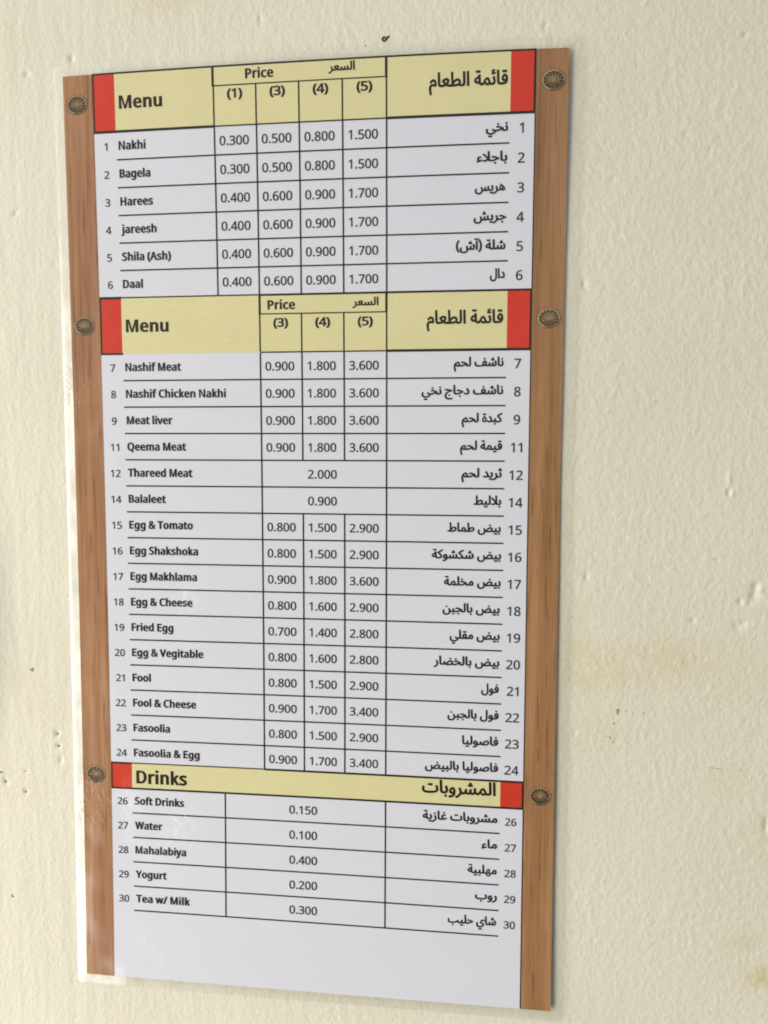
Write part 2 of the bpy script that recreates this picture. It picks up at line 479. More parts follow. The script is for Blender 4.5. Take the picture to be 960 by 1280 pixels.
# outlines of the printed letters: code point, advance, contours as x, y, x, y ... in thousandths of the capital height
GLYPHS = [
(38,1025,[[426,1015,517,1004,603,958,648,900,667,822,662,744,629,671,570,610,468,538,738,277,790,359,836,500,961,500,893,308,818,199,1022,0,856,0,734,118,640,49,549,9,440,-12,328,-11,246,8,199,29,142,73,113,111,91,155,75,232,77,306,92,366,120,417,159,462,290,555,215,650,181,718,168,797,182,880,210,930,269,980,351,1009],[364,478,267,408,212,326,203,265,209,217,226,176,255,141,293,116,340,100,451,99,548,125,655,195],[422,915,368,907,326,884,298,847,290,816,291,766,307,720,392,611,463,657,511,701,530,731,545,781,542,831,513,882,473,907]]),
(40,420,[[56,384,66,534,86,644,118,749,162,849,262,1000,378,1000,292,862,230,710,193,550,181,385,191,242,231,66,300,-99,377,-221,262,-221,162,-73,118,25,86,128,66,236]]),
(41,420,[[364,384,354,236,335,128,303,25,259,-73,158,-221,43,-221,120,-99,189,66,230,242,239,385,230,531,189,710,120,878,42,1000,158,1000,259,849,303,749,335,644,354,534]]),
(46,375,[[101,76,118,141,175,169,220,164,249,148,274,92,272,45,257,11,230,-10,198,-19,154,-14,126,3,107,32]]),
(47,521,[[507,1000,134,0,14,0,387,1000]]),
(48,801,[[732,501,724,351,700,224,656,123,610,64,531,10,428,-13,329,-7,239,29,190,70,132,154,93,265,73,399,70,554,83,697,114,815,163,908,233,973,325,1009,399,1015,470,1009,560,973,631,908,683,815,716,697],[192,501,212,273,239,193,278,137,331,102,399,91,467,102,520,136,560,192,587,272,603,376,608,501,603,627,587,729,560,808,520,865,467,899,399,910,331,899,278,865,239,808,212,729]]),
(49,801,[[497,0,377,0,382,871,189,707,125,790,395,1000,497,1000]]),
(50,801,[[728,0,67,0,67,102,473,521,535,617,561,719,556,792,540,833,495,879,434,904,361,908,296,898,220,865,144,814,78,896,149,948,285,1003,364,1014,445,1010,498,1000,568,970,622,927,651,890,678,825,688,748,680,672,644,578,546,443,223,112,728,112]]),
(51,801,[[690,766,679,685,635,605,577,560,483,527,588,495,641,465,680,424,707,374,720,316,717,229,693,153,649,88,555,24,421,-10,215,-6,126,15,63,41,63,155,175,113,293,92,382,91,485,113,533,142,566,182,586,230,592,287,584,344,570,375,502,431,394,459,216,464,216,569,412,579,469,601,525,645,557,705,564,758,559,803,530,856,458,900,348,909,244,887,130,826,69,910,151,961,256,1000,348,1013,477,1006,554,983,637,920,682,834]]),
(52,801,[[773,227,627,227,627,0,508,0,508,227,29,227,29,332,500,1006,627,1006,627,338,773,338],[508,653,510,874,460,780,150,338,508,338]]),
(53,801,[[385,613,481,605,563,578,630,536,680,478,711,406,721,319,716,253,690,167,660,117,600,56,520,14,456,-4,386,-13,273,-11,180,5,104,32,88,41,88,157,165,122,258,99,349,91,439,101,512,132,553,170,582,221,594,283,594,338,580,393,553,439,513,473,457,497,386,508,287,507,174,489,112,528,150,1000,651,1000,651,888,255,888,231,598]]),
(54,801,[[77,427,85,570,113,706,165,828,230,909,317,969,399,999,535,1014,658,1001,658,896,559,913,449,905,377,881,303,827,263,774,235,711,211,614,200,508,297,592,407,624,474,625,552,610,618,578,655,547,699,487,719,438,735,322,718,196,696,143,649,76,562,14,449,-13,348,-7,245,33,176,94,123,179,89,291],[416,90,496,104,559,146,600,219,613,322,601,408,565,473,505,515,420,529,340,517,262,471,221,419,202,346,220,240,265,160,337,105]]),
(55,801,[[190,0,601,888,62,888,62,1000,732,1000,732,905,326,0]]),
(56,801,[[399,1014,507,1002,576,977,647,923,682,868,699,775,681,685,618,602,508,529,620,463,679,408,718,342,731,259,713,157,690,114,642,60,576,20,524,1,403,-14,274,0,221,18,155,57,107,110,86,153,69,255,81,338,119,406,174,461,276,522,174,598,124,668,107,718,101,776,118,868,154,922,225,976,318,1007],[189,254,202,187,241,132,307,96,401,84,491,96,557,132,597,188,611,258,599,318,554,379,479,429,378,472,289,425,238,382,199,317],[398,915,328,905,271,877,234,832,221,770,232,709,264,661,312,624,405,577,492,623,537,662,567,710,577,770,565,832,528,877,471,905]]),
(57,801,[[728,573,720,431,693,294,640,172,576,91,488,31,405,1,269,-14,143,0,143,105,245,87,356,95,428,119,501,172,541,226,570,288,594,385,604,490,506,408,396,376,329,375,252,390,186,422,149,453,106,513,86,561,70,676,88,803,110,857,158,924,246,986,358,1013,458,1007,562,965,630,905,683,819,717,709],[389,910,310,896,247,853,206,780,192,678,204,592,239,526,298,484,384,471,465,483,530,518,585,581,604,654,586,759,541,840,469,895]]),
(65,895,[[763,0,643,310,577,310,246,310,127,0,0,0,391,1004,504,1004,894,0],[493,724,445,874,402,724,289,422,605,422]]),
(66,910,[[422,1000,586,986,671,962,734,924,777,869,798,796,801,752,779,648,752,606,715,572,668,547,611,531,611,524,725,487,770,455,805,412,834,310,824,200,806,152,761,90,721,58,646,23,523,1,136,0,136,1000],[447,574,555,585,605,603,638,630,659,667,670,712,669,764,656,809,613,856,537,883,262,892,262,574],[262,469,262,106,543,112,605,129,664,176,695,242,700,311,684,373,646,421,600,447,537,464]]),
(67,885,[[564,903,442,884,379,855,326,813,283,759,251,693,221,560,223,421,245,317,287,230,347,163,427,118,526,98,648,102,803,136,803,27,666,-7,495,-12,405,2,325,30,257,72,176,157,137,228,98,355,87,450,89,575,107,677,156,796,209,871,277,932,360,977,423,998,528,1013,641,1010,738,993,842,955,791,849,669,892]]),
(68,1022,[[937,510,930,404,894,268,827,159,733,78,656,40,519,6,136,0,136,1000,540,994,628,975,741,924,831,846,895,742,922,658],[804,506,793,627,773,694,744,751,683,818,631,851,537,882,465,891,262,892,262,108,522,119,623,152,666,177,702,208,759,286,793,385]]),
(69,779,[[695,0,136,0,136,1000,695,1000,695,889,262,889,262,577,669,577,669,559,669,468,262,468,262,111,695,111]]),
(70,727,[[262,0,136,0,136,1000,695,1000,695,889,262,889,262,535,668,535,668,517,668,424,262,424]]),
(72,1038,[[901,0,775,0,775,466,689,466,262,466,262,0,136,0,136,1000,262,1000,262,577,775,577,775,1000,901,1000]]),
(77,1270,[[577,0,247,877,252,0,136,0,136,1000,322,1000,630,181,950,1000,1134,1000,1134,0,1010,0,1010,647,1020,875,681,0]]),
(78,1064,[[929,0,782,0,246,831,252,0,136,0,136,1000,282,1000,815,172,811,1000,929,1000]]),
(80,847,[[401,1000,570,981,653,947,714,896,754,830,773,751,775,685,762,607,739,551,704,501,655,458,591,424,448,392,262,389,262,0,136,0,136,1000],[389,892,262,892,262,497,423,499,521,518,591,555,632,616,645,677,644,731,630,785,603,827,562,859,505,880]]),
(81,1094,[[1008,501,986,314,935,188,878,112,832,70,717,11,957,-238,776,-238,583,-13,473,-10,373,12,289,51,199,128,149,203,105,324,89,428,87,553,98,647,136,772,175,843,226,902,325,971,406,999,498,1014,598,1014,687,999,766,971,834,929,891,875,937,809,972,733,1003,601],[218,501,234,349,281,228,317,182,362,144,445,107,584,97,651,107,708,129,756,162,796,204,851,316,867,384,875,501,867,618,840,717,797,798,768,830,735,857,652,893,549,905,478,899,415,883,339,839,298,798,254,718,227,619]]),
(83,769,[[703,268,692,185,660,116,607,60,508,9,416,-10,291,-13,160,4,71,34,71,154,247,103,352,95,420,100,476,115,532,148,560,183,576,240,568,315,527,371,445,421,229,513,160,564,120,613,88,704,89,810,112,876,173,946,237,983,288,1000,403,1014,555,999,679,958,640,850,465,900,361,901,296,885,259,863,232,834,211,758,226,685,272,632,357,586,535,511,633,446,689,360]]),
(84,779,[[452,0,326,0,326,889,14,889,14,1000,763,1000,763,889,452,889]]),
(86,840,[[840,1000,483,0,357,0,0,1000,132,1000,371,319,420,140,483,361,707,1000]]),
(87,1303,[[1284,1000,1018,0,891,0,646,853,607,683,409,0,282,0,17,1000,148,1000,312,357,352,151,402,386,581,1000,711,1000,904,360,950,151,981,319,1153,1000]]),
(89,793,[[396,508,657,1000,793,1000,459,388,459,0,333,0,333,382,0,1000,137,1000]]),
(97,786,[[403,763,523,748,583,721,627,681,656,625,672,511,672,0,583,0,553,106,487,39,423,3,341,-13,237,-8,180,10,132,40,78,119,64,209,74,278,104,335,153,382,222,416,313,438,552,452,542,577,524,614,480,648,420,663,339,659,185,606,147,699,286,750],[440,363,291,340,246,318,216,288,198,251,193,187,209,138,230,115,291,89,389,91,465,122,507,157,543,233,550,367]]),
(98,861,[[242,805,235,651,296,708,350,741,420,760,520,761,601,739,670,696,725,631,747,590,782,437,783,334,767,222,717,107,680,63,613,16,505,-13,395,-6,313,29,242,95,232,95,207,0,119,0,119,1064,242,1064],[454,661,362,648,328,631,288,593,256,517,242,374,254,252,288,162,353,107,457,88,545,107,607,162,644,253,657,377,644,501,607,590,544,643]]),
(99,672,[[420,-14,326,-4,270,14,195,59,154,101,108,182,88,250,78,416,89,497,109,566,178,672,223,709,304,747,448,764,539,753,626,724,588,622,439,657,378,653,318,634,271,600,237,550,215,484,205,403,210,290,228,220,258,165,300,125,353,100,439,93,527,105,613,136,613,27,530,-4]]),
(100,861,[[385,-14,298,-3,223,29,161,83,114,159,79,312,79,436,98,544,115,590,162,666,224,721,299,754,387,765,489,750,553,718,627,654,619,757,619,1064,742,1064,742,0,643,0,619,101,575,52,516,13,457,-7],[405,88,506,105,572,153,608,235,620,373,609,496,574,588,508,644,403,662,316,643,254,583,217,491,204,371,217,252,254,162,317,107]]),
(101,790,[[409,765,499,754,551,736,597,708,653,651,693,578,709,522,718,352,204,352,213,273,235,209,270,158,317,121,375,98,444,91,532,97,685,143,685,35,571,-2,404,-13,338,-3,250,29,199,63,139,131,109,189,88,255,78,329,82,448,95,519,133,610,188,681,260,732,345,759],[408,664,329,650,268,607,227,539,207,450,590,450,576,545,545,604,481,652]]),
(102,482,[[465,655,276,655,276,0,153,0,153,655,21,655,21,713,153,755,165,911,192,974,231,1021,265,1043,325,1064,453,1068,542,1046,510,950,398,971,344,960,317,942,283,876,276,751,465,751]]),
(103,861,[[385,765,456,758,519,737,574,701,620,651,627,651,644,751,742,751,742,-13,726,-139,677,-235,619,-287,541,-320,443,-335,280,-328,136,-289,136,-175,237,-213,334,-230,444,-232,524,-209,582,-157,607,-110,619,-54,625,99,541,24,459,-7,340,-11,257,12,188,57,134,125,98,211,79,315,79,432,98,535,159,659,221,718,256,738,339,762],[402,661,326,646,295,627,256,586,215,483,204,373,217,250,256,160,318,105,405,87,516,107,579,159,613,245,622,374,606,517,569,594,510,641]]),
(104,866,[[242,752,235,647,329,727,385,750,462,763,535,760,608,743,667,712,710,665,738,601,751,520,752,0,630,0,630,480,620,560,590,616,557,641,462,661,410,658,347,639,315,618,279,574,256,516,245,444,242,0,119,0,119,1064,242,1064]]),
(105,361,[[242,751,242,0,119,0,119,751],[182,1032,217,1024,238,1006,254,954,238,902,217,884,182,875,130,895,114,919,109,954,124,1006,145,1024]]),
(106,361,[[31,-336,-77,-319,-77,-220,-10,-233,44,-231,90,-209,112,-174,119,-116,119,751,242,751,237,-177,212,-249,166,-300,98,-329],[109,954,124,1006,145,1024,182,1032,217,1024,238,1006,254,954,238,902,217,884,182,875,130,895,114,919]]),
(107,748,[[241,508,241,387,331,497,570,751,714,751,410,430,735,0,587,0,326,350,241,276,241,0,119,0,119,1064,241,1064]]),
(108,361,[[242,0,119,0,119,1064,242,1064]]),
(109,1310,[[943,765,1054,748,1110,719,1152,676,1180,614,1196,489,1196,0,1074,0,1074,483,1065,561,1037,616,1008,641,922,661,856,654,804,633,765,598,730,521,718,415,718,0,597,0,597,483,589,553,567,606,540,634,491,656,443,661,396,658,339,639,310,618,277,575,255,517,244,445,242,0,119,0,119,751,218,751,237,648,244,648,291,705,364,748,450,764,545,757,628,723,702,639,746,695,805,734,872,757]]),
(110,866,[[480,765,563,757,659,719,704,676,735,614,752,489,752,0,630,0,630,480,620,560,590,616,557,641,462,661,357,644,308,612,275,566,254,506,244,432,242,0,119,0,119,751,218,751,237,648,244,648,283,695,345,736,403,756]]),
(111,847,[[772,377,766,288,747,211,717,144,677,88,627,44,567,12,498,-8,397,-13,328,-2,264,21,208,57,160,106,122,165,95,235,80,317,78,417,106,558,134,615,191,684,295,744,357,760,459,763,579,733,654,684,694,640,752,526],[204,377,215,269,236,203,284,136,335,104,424,88,513,104,579,150,621,223,644,348,634,484,591,585,548,627,513,646,448,660,386,659,324,642,275,609,228,529,210,459]]),
(114,578,[[469,765,557,756,542,643,467,653,405,645,341,613,289,560,260,504,244,438,242,0,119,0,119,751,220,751,239,613,286,678,346,729,404,756]]),
(115,671,[[608,207,599,140,571,85,527,42,445,4,338,-13,235,-11,154,3,73,34,73,146,203,99,341,86,392,93,447,116,478,151,488,180,482,231,442,276,179,398,99,465,75,527,74,596,91,650,125,694,206,742,312,763,461,755,592,714,550,616,416,658,298,661,217,631,199,610,189,573,202,528,242,492,468,394,549,344,596,279]]),
(116,506,[[370,87,475,102,475,8,383,-12,292,-9,240,6,195,34,160,77,137,138,129,218,129,655,22,655,22,714,130,763,179,923,252,923,252,751,469,751,469,655,252,655,256,180,267,146,297,110,323,95]]),
(117,866,[[746,751,746,0,646,0,627,99,547,27,492,2,432,-11,301,-7,233,15,196,37,141,104,114,200,111,751,235,751,235,268,245,189,276,133,308,108,402,88,477,96,517,110,550,131,586,175,609,233,621,305,623,751]]),
(118,711,[[284,0,0,751,132,751,307,264,352,109,580,751,711,751,426,0]]),
(119,1101,[[604,424,546,623,505,452,361,1,221,1,15,752,143,752,264,283,296,127,485,752,619,752,768,261,798,129,959,752,1085,752,877,1,732,1]]),
(121,714,[[1,751,133,751,309,286,359,119,581,751,714,751,362,-169,316,-243,274,-286,224,-316,164,-333,86,-335,15,-325,15,-227,126,-234,193,-207,248,-140,304,-3]]),
(65152,576,[[232,66,150,112,97,186,80,270,103,375,151,438,237,485,326,497,423,480,405,375,279,384,230,360,200,320,191,256,217,190,282,133,354,112],[56,-81,24,25,265,93,485,172,527,70]]),
(65153,329,[[125,0,101,902,214,902,238,0],[251,1038,198,1044,62,1095,23,1086,-27,1048,-80,1092,-13,1156,49,1179,106,1173,239,1124,286,1129,340,1155,381,1098,315,1053]]),
(65163,377,[[0,-7,14,108,136,120,175,142,192,171,192,296,120,522,234,564,304,296,304,198,286,125,251,69,185,24,112,2],[52,720,35,796,144,822,137,793,125,797,50,866,35,923,49,984,79,1019,131,1044,184,1050,245,1039,234,969,179,978,135,968,113,942,113,908,150,858,213,832,155,826,286,867,308,796]]),
(65165,333,[[129,0,101,1000,214,1000,242,0]]),
(65166,408,[[408,-7,236,18,186,50,147,115,129,234,101,1000,216,1000,251,201,267,151,293,127,439,106,464,92,477,61,469,25,444,1]]),
(65167,1391,[[546,-29,583,85,973,105,1106,135,1173,173,1206,223,1208,291,1140,527,1248,564,1302,401,1321,276,1304,177,1252,99,1157,41,1012,1,812,-22],[546,-29,393,-22,268,-1,169,36,99,90,56,162,43,230,48,327,81,475,186,448,157,287,166,221,194,170,245,132,324,106,583,85,611,15],[681,-296,631,-275,611,-227,631,-178,681,-157,729,-178,749,-227,729,-275]]),
(65168,1531,[[546,-29,583,85,795,100,984,143,1161,225,1283,329,1371,277,1350,192,1371,146,1439,117,1570,104,1600,61,1587,18,1541,-6,1447,-2,1352,19,1298,47,1263,87,1251,179,1276,171,1192,110,1001,30,804,-12],[546,-29,393,-22,268,-1,169,36,99,90,56,162,43,230,48,327,81,475,186,448,157,287,166,221,194,170,245,132,324,106,583,85,611,15],[648,-296,599,-275,578,-227,599,-178,648,-157,697,-178,717,-227,697,-275]]),
(65169,377,[[0,-7,14,108,136,120,175,142,192,171,192,296,120,522,234,564,304,296,304,198,286,125,251,69,185,24,112,2],[150,-268,100,-247,80,-199,100,-150,150,-129,198,-150,218,-199,198,-247]]),
(65170,480,[[0,-7,14,108,106,118,158,159,218,396,328,375,299,222,316,148,381,117,520,104,550,61,537,18,500,-5,356,4,271,48,230,139,272,136,232,73,187,31,109,1],[238,-268,188,-247,168,-199,188,-150,238,-129,286,-150,307,-199,286,-247]]),
(65171,567,[[283,0,178,17,111,54,64,114,43,197,63,315,152,465,249,563,276,487,181,573,254,660,367,558,444,468,499,371,524,267,514,167,467,75,385,17],[283,115,339,122,381,143,410,176,425,232,418,306,387,373,258,506,319,508,207,381,172,317,153,245,157,197,178,155,217,128],[389,784,340,805,319,853,340,902,389,923,438,902,458,853,438,805],[197,784,148,805,127,853,148,902,197,923,246,902,266,853,246,805]]),
(65172,681,[[681,-7,588,3,528,23,467,72,435,129,416,235,394,723,507,723,537,203,553,162,587,128,712,106,741,86,751,53,742,25,717,1],[469,147,365,125,265,124,157,152,91,196,51,256,43,332,63,406,108,472,173,529,254,574,424,620,444,503,338,489,242,451,172,388,153,321,183,274,257,244,364,238,458,255],[440,884,390,904,370,952,390,1001,440,1022,488,1001,508,952,488,904],[248,884,198,904,178,952,198,1001,248,1022,296,1001,317,952,296,904]]),
(65173,1391,[[546,-29,583,85,973,105,1106,135,1173,173,1206,223,1208,291,1140,527,1248,564,1302,401,1321,276,1304,177,1252,99,1157,41,1012,1,812,-22],[546,-29,393,-22,268,-1,169,36,99,90,56,162,43,230,48,327,81,475,186,448,157,287,166,221,194,170,245,132,324,106,583,85,611,15],[780,562,730,582,710,630,730,679,780,700,828,679,849,630,828,582],[588,562,539,582,518,630,539,679,588,700,637,679,657,630,637,582]]),
(65179,419,[[0,-7,14,108,158,117,215,156,228,210,223,281,148,522,262,564,332,296,333,206,309,116,269,63,210,25,130,3],[210,864,160,884,140,933,160,982,210,1003,258,982,279,933,258,884],[115,710,65,730,45,779,65,828,115,849,163,828,183,779,163,730],[305,710,256,730,235,779,256,828,305,849,354,828,374,779,354,730]]),
(65181,895,[[490,-160,440,-139,420,-91,440,-42,490,-21,539,-42,559,-91,539,-139],[504,-552,288,-521,139,-444,83,-387,41,-317,18,-235,15,-147,56,29,158,182,314,307,552,409,536,391,370,444,249,465,158,465,64,445,45,549,157,579,279,580,618,482,798,465,801,350,583,316,458,269,364,217,226,98,171,14,143,-57,130,-183,150,-267,196,-333,282,-392,393,-425,541,-435,659,-421,800,-380,839,-475,672,-533]]),
(65183,825,[[0,-7,13,108,155,119,293,151,422,202,541,272,440,335,333,369,218,378,106,363,84,469,209,492,344,481,455,441,659,334,759,322,769,221,625,192,402,79,271,29,134,0],[391,-261,341,-240,321,-192,341,-143,391,-122,439,-143,459,-192,439,-240]]),
(65184,892,[[892,-7,768,4,683,37,622,104,590,196,672,245,708,170,748,135,805,116,938,101,961,67,957,32,928,1],[0,-7,13,108,155,119,293,151,422,202,541,272,440,335,333,369,218,378,106,363,84,469,209,492,344,481,455,441,659,334,759,322,769,221,625,192,402,79,271,29,134,0],[366,-261,316,-240,296,-192,316,-143,366,-122,414,-143,434,-192,414,-240]]),
(65187,825,[[0,-7,13,108,155,119,293,151,422,202,541,272,440,335,333,369,218,378,106,363,84,469,209,492,344,481,455,441,659,334,759,322,769,221,625,192,402,79,271,29,134,0]]),
(65188,892,[[892,-7,768,4,683,37,622,104,590,196,672,245,708,170,748,135,805,116,938,101,961,67,957,32,928,1],[0,-7,13,108,155,119,293,151,422,202,541,272,440,335,333,369,218,378,106,363,84,469,209,492,344,481,455,441,659,334,759,322,769,221,625,192,402,79,271,29,134,0]]),
(65192,892,[[892,-7,768,4,683,37,622,104,590,196,672,245,708,170,748,135,805,116,938,101,961,67,957,32,928,1],[0,-7,13,108,155,119,293,151,422,202,541,272,440,335,333,369,218,378,106,363,84,469,209,492,344,481,455,441,659,334,759,322,769,221,625,192,402,79,271,29,134,0],[220,637,170,658,150,706,170,755,220,776,268,755,289,706,268,658]]),
(65193,668,[[49,63,105,160,201,120,324,108,426,127,478,173,491,237,469,327,308,594,405,657,523,472,586,327,604,201,577,111,504,37,373,-5,188,3]]),
(65194,745,[[301,108,382,114,438,133,473,163,489,204,488,258,460,336,308,594,405,657,537,430,650,163,700,119,796,97,815,46,796,12,755,-6,684,1,614,34,559,98,534,175,590,220,557,94,517,50,457,15,373,-5,252,-6,159,10,70,49,49,63,105,160,201,120]]),
(65197,514,[[6,-322,-35,-216,156,-129,228,-66,288,21,313,108,313,201,285,293,220,423,322,475,380,358,416,226,418,103,393,0,332,-108,251,-193,141,-267]]),
(65198,555,[[6,-325,-35,-218,86,-169,177,-112,243,-49,293,34,316,134,309,219,220,423,322,475,454,161,506,117,606,97,623,67,620,32,598,6,565,-6,468,8,403,61,370,147,415,122,410,62,386,-21,326,-118,179,-247]]),
(65199,514,[[6,-322,-35,-216,156,-129,228,-66,288,21,313,108,313,201,285,293,220,423,322,475,380,358,416,226,418,103,393,0,332,-108,251,-193,141,-267],[248,636,198,656,178,704,198,754,248,775,296,754,317,704,296,656]]),
(65202,1777,[[438,-325,311,-310,220,-276,143,-225,85,-157,50,-74,42,10,56,111,101,246,202,207,157,27,161,-37,184,-95,259,-167,392,-207,503,-208,602,-188,676,-153,737,-93,767,-22,773,77,755,207,710,367,824,398,881,193,936,123,1033,109,1072,118,1099,140,1139,234,1167,395,1273,375,1248,199,1261,139,1303,115,1398,109,1465,128,1505,190,1492,476,1594,483,1617,274,1651,170,1699,125,1817,104,1844,74,1842,32,1813,1,1777,-7,1701,3,1606,64,1559,160,1584,151,1572,112,1512,33,1427,-1,1324,-5,1262,8,1217,36,1188,78,1172,136,1220,136,1150,35,1090,3,994,-7,934,5,890,30,856,71,835,129,892,57,890,34,855,-103,790,-204,731,-254,654,-292,557,-317]]),
(65204,1190,[[0,-7,14,108,104,121,146,167,209,385,314,356,283,175,294,143,324,120,432,109,506,133,546,215,580,395,686,375,661,190,678,134,755,109,865,121,900,148,921,208,905,476,1007,483,1030,274,1064,170,1124,120,1237,101,1260,61,1252,25,1218,-2,1106,6,1016,68,972,160,997,151,985,112,926,33,841,-1,737,-5,675,8,631,36,601,78,585,136,633,136,596,69,556,27,489,0,365,-6,289,14,236,60,210,147,252,155,216,77,170,29,112,4]]),
(65205,1693,[[438,-325,311,-310,220,-276,143,-225,85,-157,50,-74,42,10,56,111,101,246,202,207,168,99,157,8,166,-57,209,-128,259,-167,344,-199,443,-210,556,-200,623,-181,691,-142,737,-93,767,-23,768,134,710,367,824,398,899,157,944,119,1015,108,1072,118,1112,158,1144,255,1167,395,1273,375,1248,199,1261,139,1328,110,1450,114,1505,156,1516,240,1493,362,1437,522,1550,564,1604,386,1623,251,1604,130,1540,41,1488,11,1425,-4,1289,1,1207,47,1172,136,1220,136,1179,65,1139,27,1075,0,981,-6,924,9,883,36,835,129,892,57,889,35,854,-99,789,-201,731,-252,654,-291,557,-317],[1154,763,1104,784,1084,832,1104,881,1154,902,1202,881,1223,832,1202,784],[1059,609,1009,630,989,678,1009,727,1059,748,1107,727,1127,678,1107,630],[1249,609,1200,630,1179,678,1200,727,1249,748,1298,727,1318,678,1298,630]]),
(65206,1777,[[438,-325,311,-310,220,-276,143,-225,85,-157,50,-74,42,10,56,111,101,246,202,207,157,27,161,-37,184,-95,259,-167,392,-207,503,-208,602,-188,676,-153,737,-93,767,-22,773,77,755,207,710,367,824,398,881,193,936,123,1033,109,1072,118,1099,140,1139,234,1167,395,1273,375,1248,199,1261,139,1303,115,1398,109,1465,128,1505,190,1492,476,1594,483,1617,274,1651,170,1699,125,1817,104,1844,74,1842,32,1813,1,1777,-7,1701,3,1606,64,1559,160,1584,151,1572,112,1512,33,1427,-1,1324,-5,1262,8,1217,36,1188,78,1172,136,1220,136,1150,35,1090,3,994,-7,934,5,890,30,856,71,835,129,892,57,890,34,855,-103,790,-204,731,-254,654,-292,557,-317],[1154,763,1104,784,1084,832,1104,881,1154,902,1202,881,1223,832,1202,784],[1059,609,1009,630,989,678,1009,727,1059,748,1107,727,1127,678,1107,630],[1249,609,1200,630,1179,678,1200,727,1249,748,1298,727,1318,678,1298,630]]),
(65207,1098,[[0,-7,14,108,104,121,146,167,209,385,314,356,284,171,301,134,332,117,455,111,513,140,546,215,580,395,686,375,661,190,678,134,716,115,771,108,878,126,914,174,921,247,897,362,842,522,955,564,1013,367,1028,230,998,107,929,29,823,-5,694,4,623,45,585,136,633,136,587,56,544,19,454,-4,340,-2,277,21,228,74,210,147,252,155,216,77,170,29,112,4],[604,763,554,784,534,832,554,881,604,902,652,881,672,832,652,784],[508,609,459,630,438,678,459,727,508,748,557,727,577,678,557,630],[699,609,649,630,629,678,649,727,699,748,747,727,768,678,747,630]]),
(65208,1190,[[0,-7,14,108,104,121,146,167,209,385,314,356,283,175,294,143,324,120,432,109,506,133,546,215,580,395,686,375,661,190,678,134,755,109,865,121,900,148,921,208,905,476,1007,483,1030,274,1064,170,1124,120,1237,101,1260,61,1252,25,1218,-2,1106,6,1016,68,972,160,997,151,985,112,926,33,841,-1,737,-5,675,8,631,36,601,78,585,136,633,136,596,69,556,27,489,0,365,-6,289,14,236,60,210,147,252,155,216,77,170,29,112,4],[604,763,554,784,534,832,554,881,604,902,652,881,672,832,652,784],[508,609,459,630,438,678,459,727,508,748,557,727,577,678,557,630],[699,609,649,630,629,678,649,727,699,748,747,727,768,678,747,630]]),
(65211,1265,[[678,-25,471,-16,336,11,278,40,242,77,221,125,254,136,204,63,150,21,93,1,0,-7,14,108,105,127,153,179,216,385,318,359,290,190,310,147,363,117,517,94,763,91,914,110,1007,143,1082,215,1093,255,1087,310,1059,358,1019,387,923,401,834,378,726,312,612,208,506,77,384,81,534,280,679,412,813,489,954,517,1025,509,1086,485,1135,448,1172,401,1202,280,1196,227,1168,152,1088,66,990,17,855,-15]]),
(65214,1894,[[1894,-7,1709,22,1594,83,1709,140,1793,117,1933,104,1958,80,1961,39,1937,6],[438,-325,311,-310,220,-276,143,-225,85,-157,50,-74,42,10,56,111,101,246,202,207,168,99,157,8,166,-57,209,-128,259,-167,321,-193,417,-209,503,-207,602,-186,676,-147,727,-95,758,-33,774,51,769,138,710,367,824,398,875,212,914,163,960,135,1083,105,1292,97,1478,116,1555,142,1612,177,1647,222,1658,276,1643,337,1606,381,1558,404,1487,408,1354,362,1212,251,1070,84,948,88,986,147,1153,343,1339,477,1450,517,1567,520,1668,481,1736,408,1765,309,1754,208,1704,118,1631,59,1524,15,1419,-7,1144,-15,1037,0,938,30,874,69,835,129,892,57,889,35,854,-99,789,-201,731,-252,654,-291,557,-317],[1478,668,1428,688,1408,737,1428,786,1478,807,1526,786,1546,737,1526,688]]),
(65216,1329,[[1329,-7,1144,22,1029,83,1144,140,1228,117,1369,104,1393,80,1397,39,1373,6],[678,-25,471,-16,336,11,278,40,242,77,221,125,254,136,204,63,150,21,93,1,0,-7,14,108,105,127,153,179,216,385,318,359,290,190,310,147,363,117,517,94,763,91,914,110,1007,143,1082,215,1093,255,1087,310,1059,358,1019,387,923,401,834,378,726,312,612,208,506,77,384,81,534,280,679,412,813,489,954,517,1025,509,1086,485,1135,448,1172,401,1202,280,1196,227,1168,152,1088,66,990,17,855,-15],[913,661,863,681,843,730,863,779,913,800,961,779,982,730,961,681]]),
(65217,1104,[[517,-18,28,8,41,118,572,97,794,128,897,188,926,235,932,286,917,337,880,381,832,404,762,408,673,385,565,319,451,215,345,84,223,88,310,212,419,334,518,419,625,484,708,514,818,523,906,502,974,455,1027,371,1041,287,1019,183,974,113,898,55,789,11,639,-14],[298,139,270,1000,384,1000,412,237]]),
(65218,1164,[[1164,-7,979,22,864,83,979,140,1063,117,1203,104,1228,80,1232,39,1207,6],[517,-18,28,8,41,118,572,97,794,128,897,188,926,235,932,286,917,337,880,381,832,404,762,408,673,385,565,319,451,215,345,84,223,88,310,212,419,334,518,419,625,484,708,514,818,523,906,502,974,455,1027,371,1041,287,1019,183,974,113,898,55,789,11,639,-14],[298,139,270,1000,384,1000,412,237]]),
(65219,948,[[0,-7,14,108,518,118,664,150,739,193,777,267,773,306,750,351,677,397,584,398,495,367,389,296,279,190,189,77,67,81,154,205,263,327,362,412,469,477,581,512,709,509,804,462,864,382,885,280,864,192,798,107,710,57,588,21,458,3],[133,132,105,1000,218,1000,246,230]]),
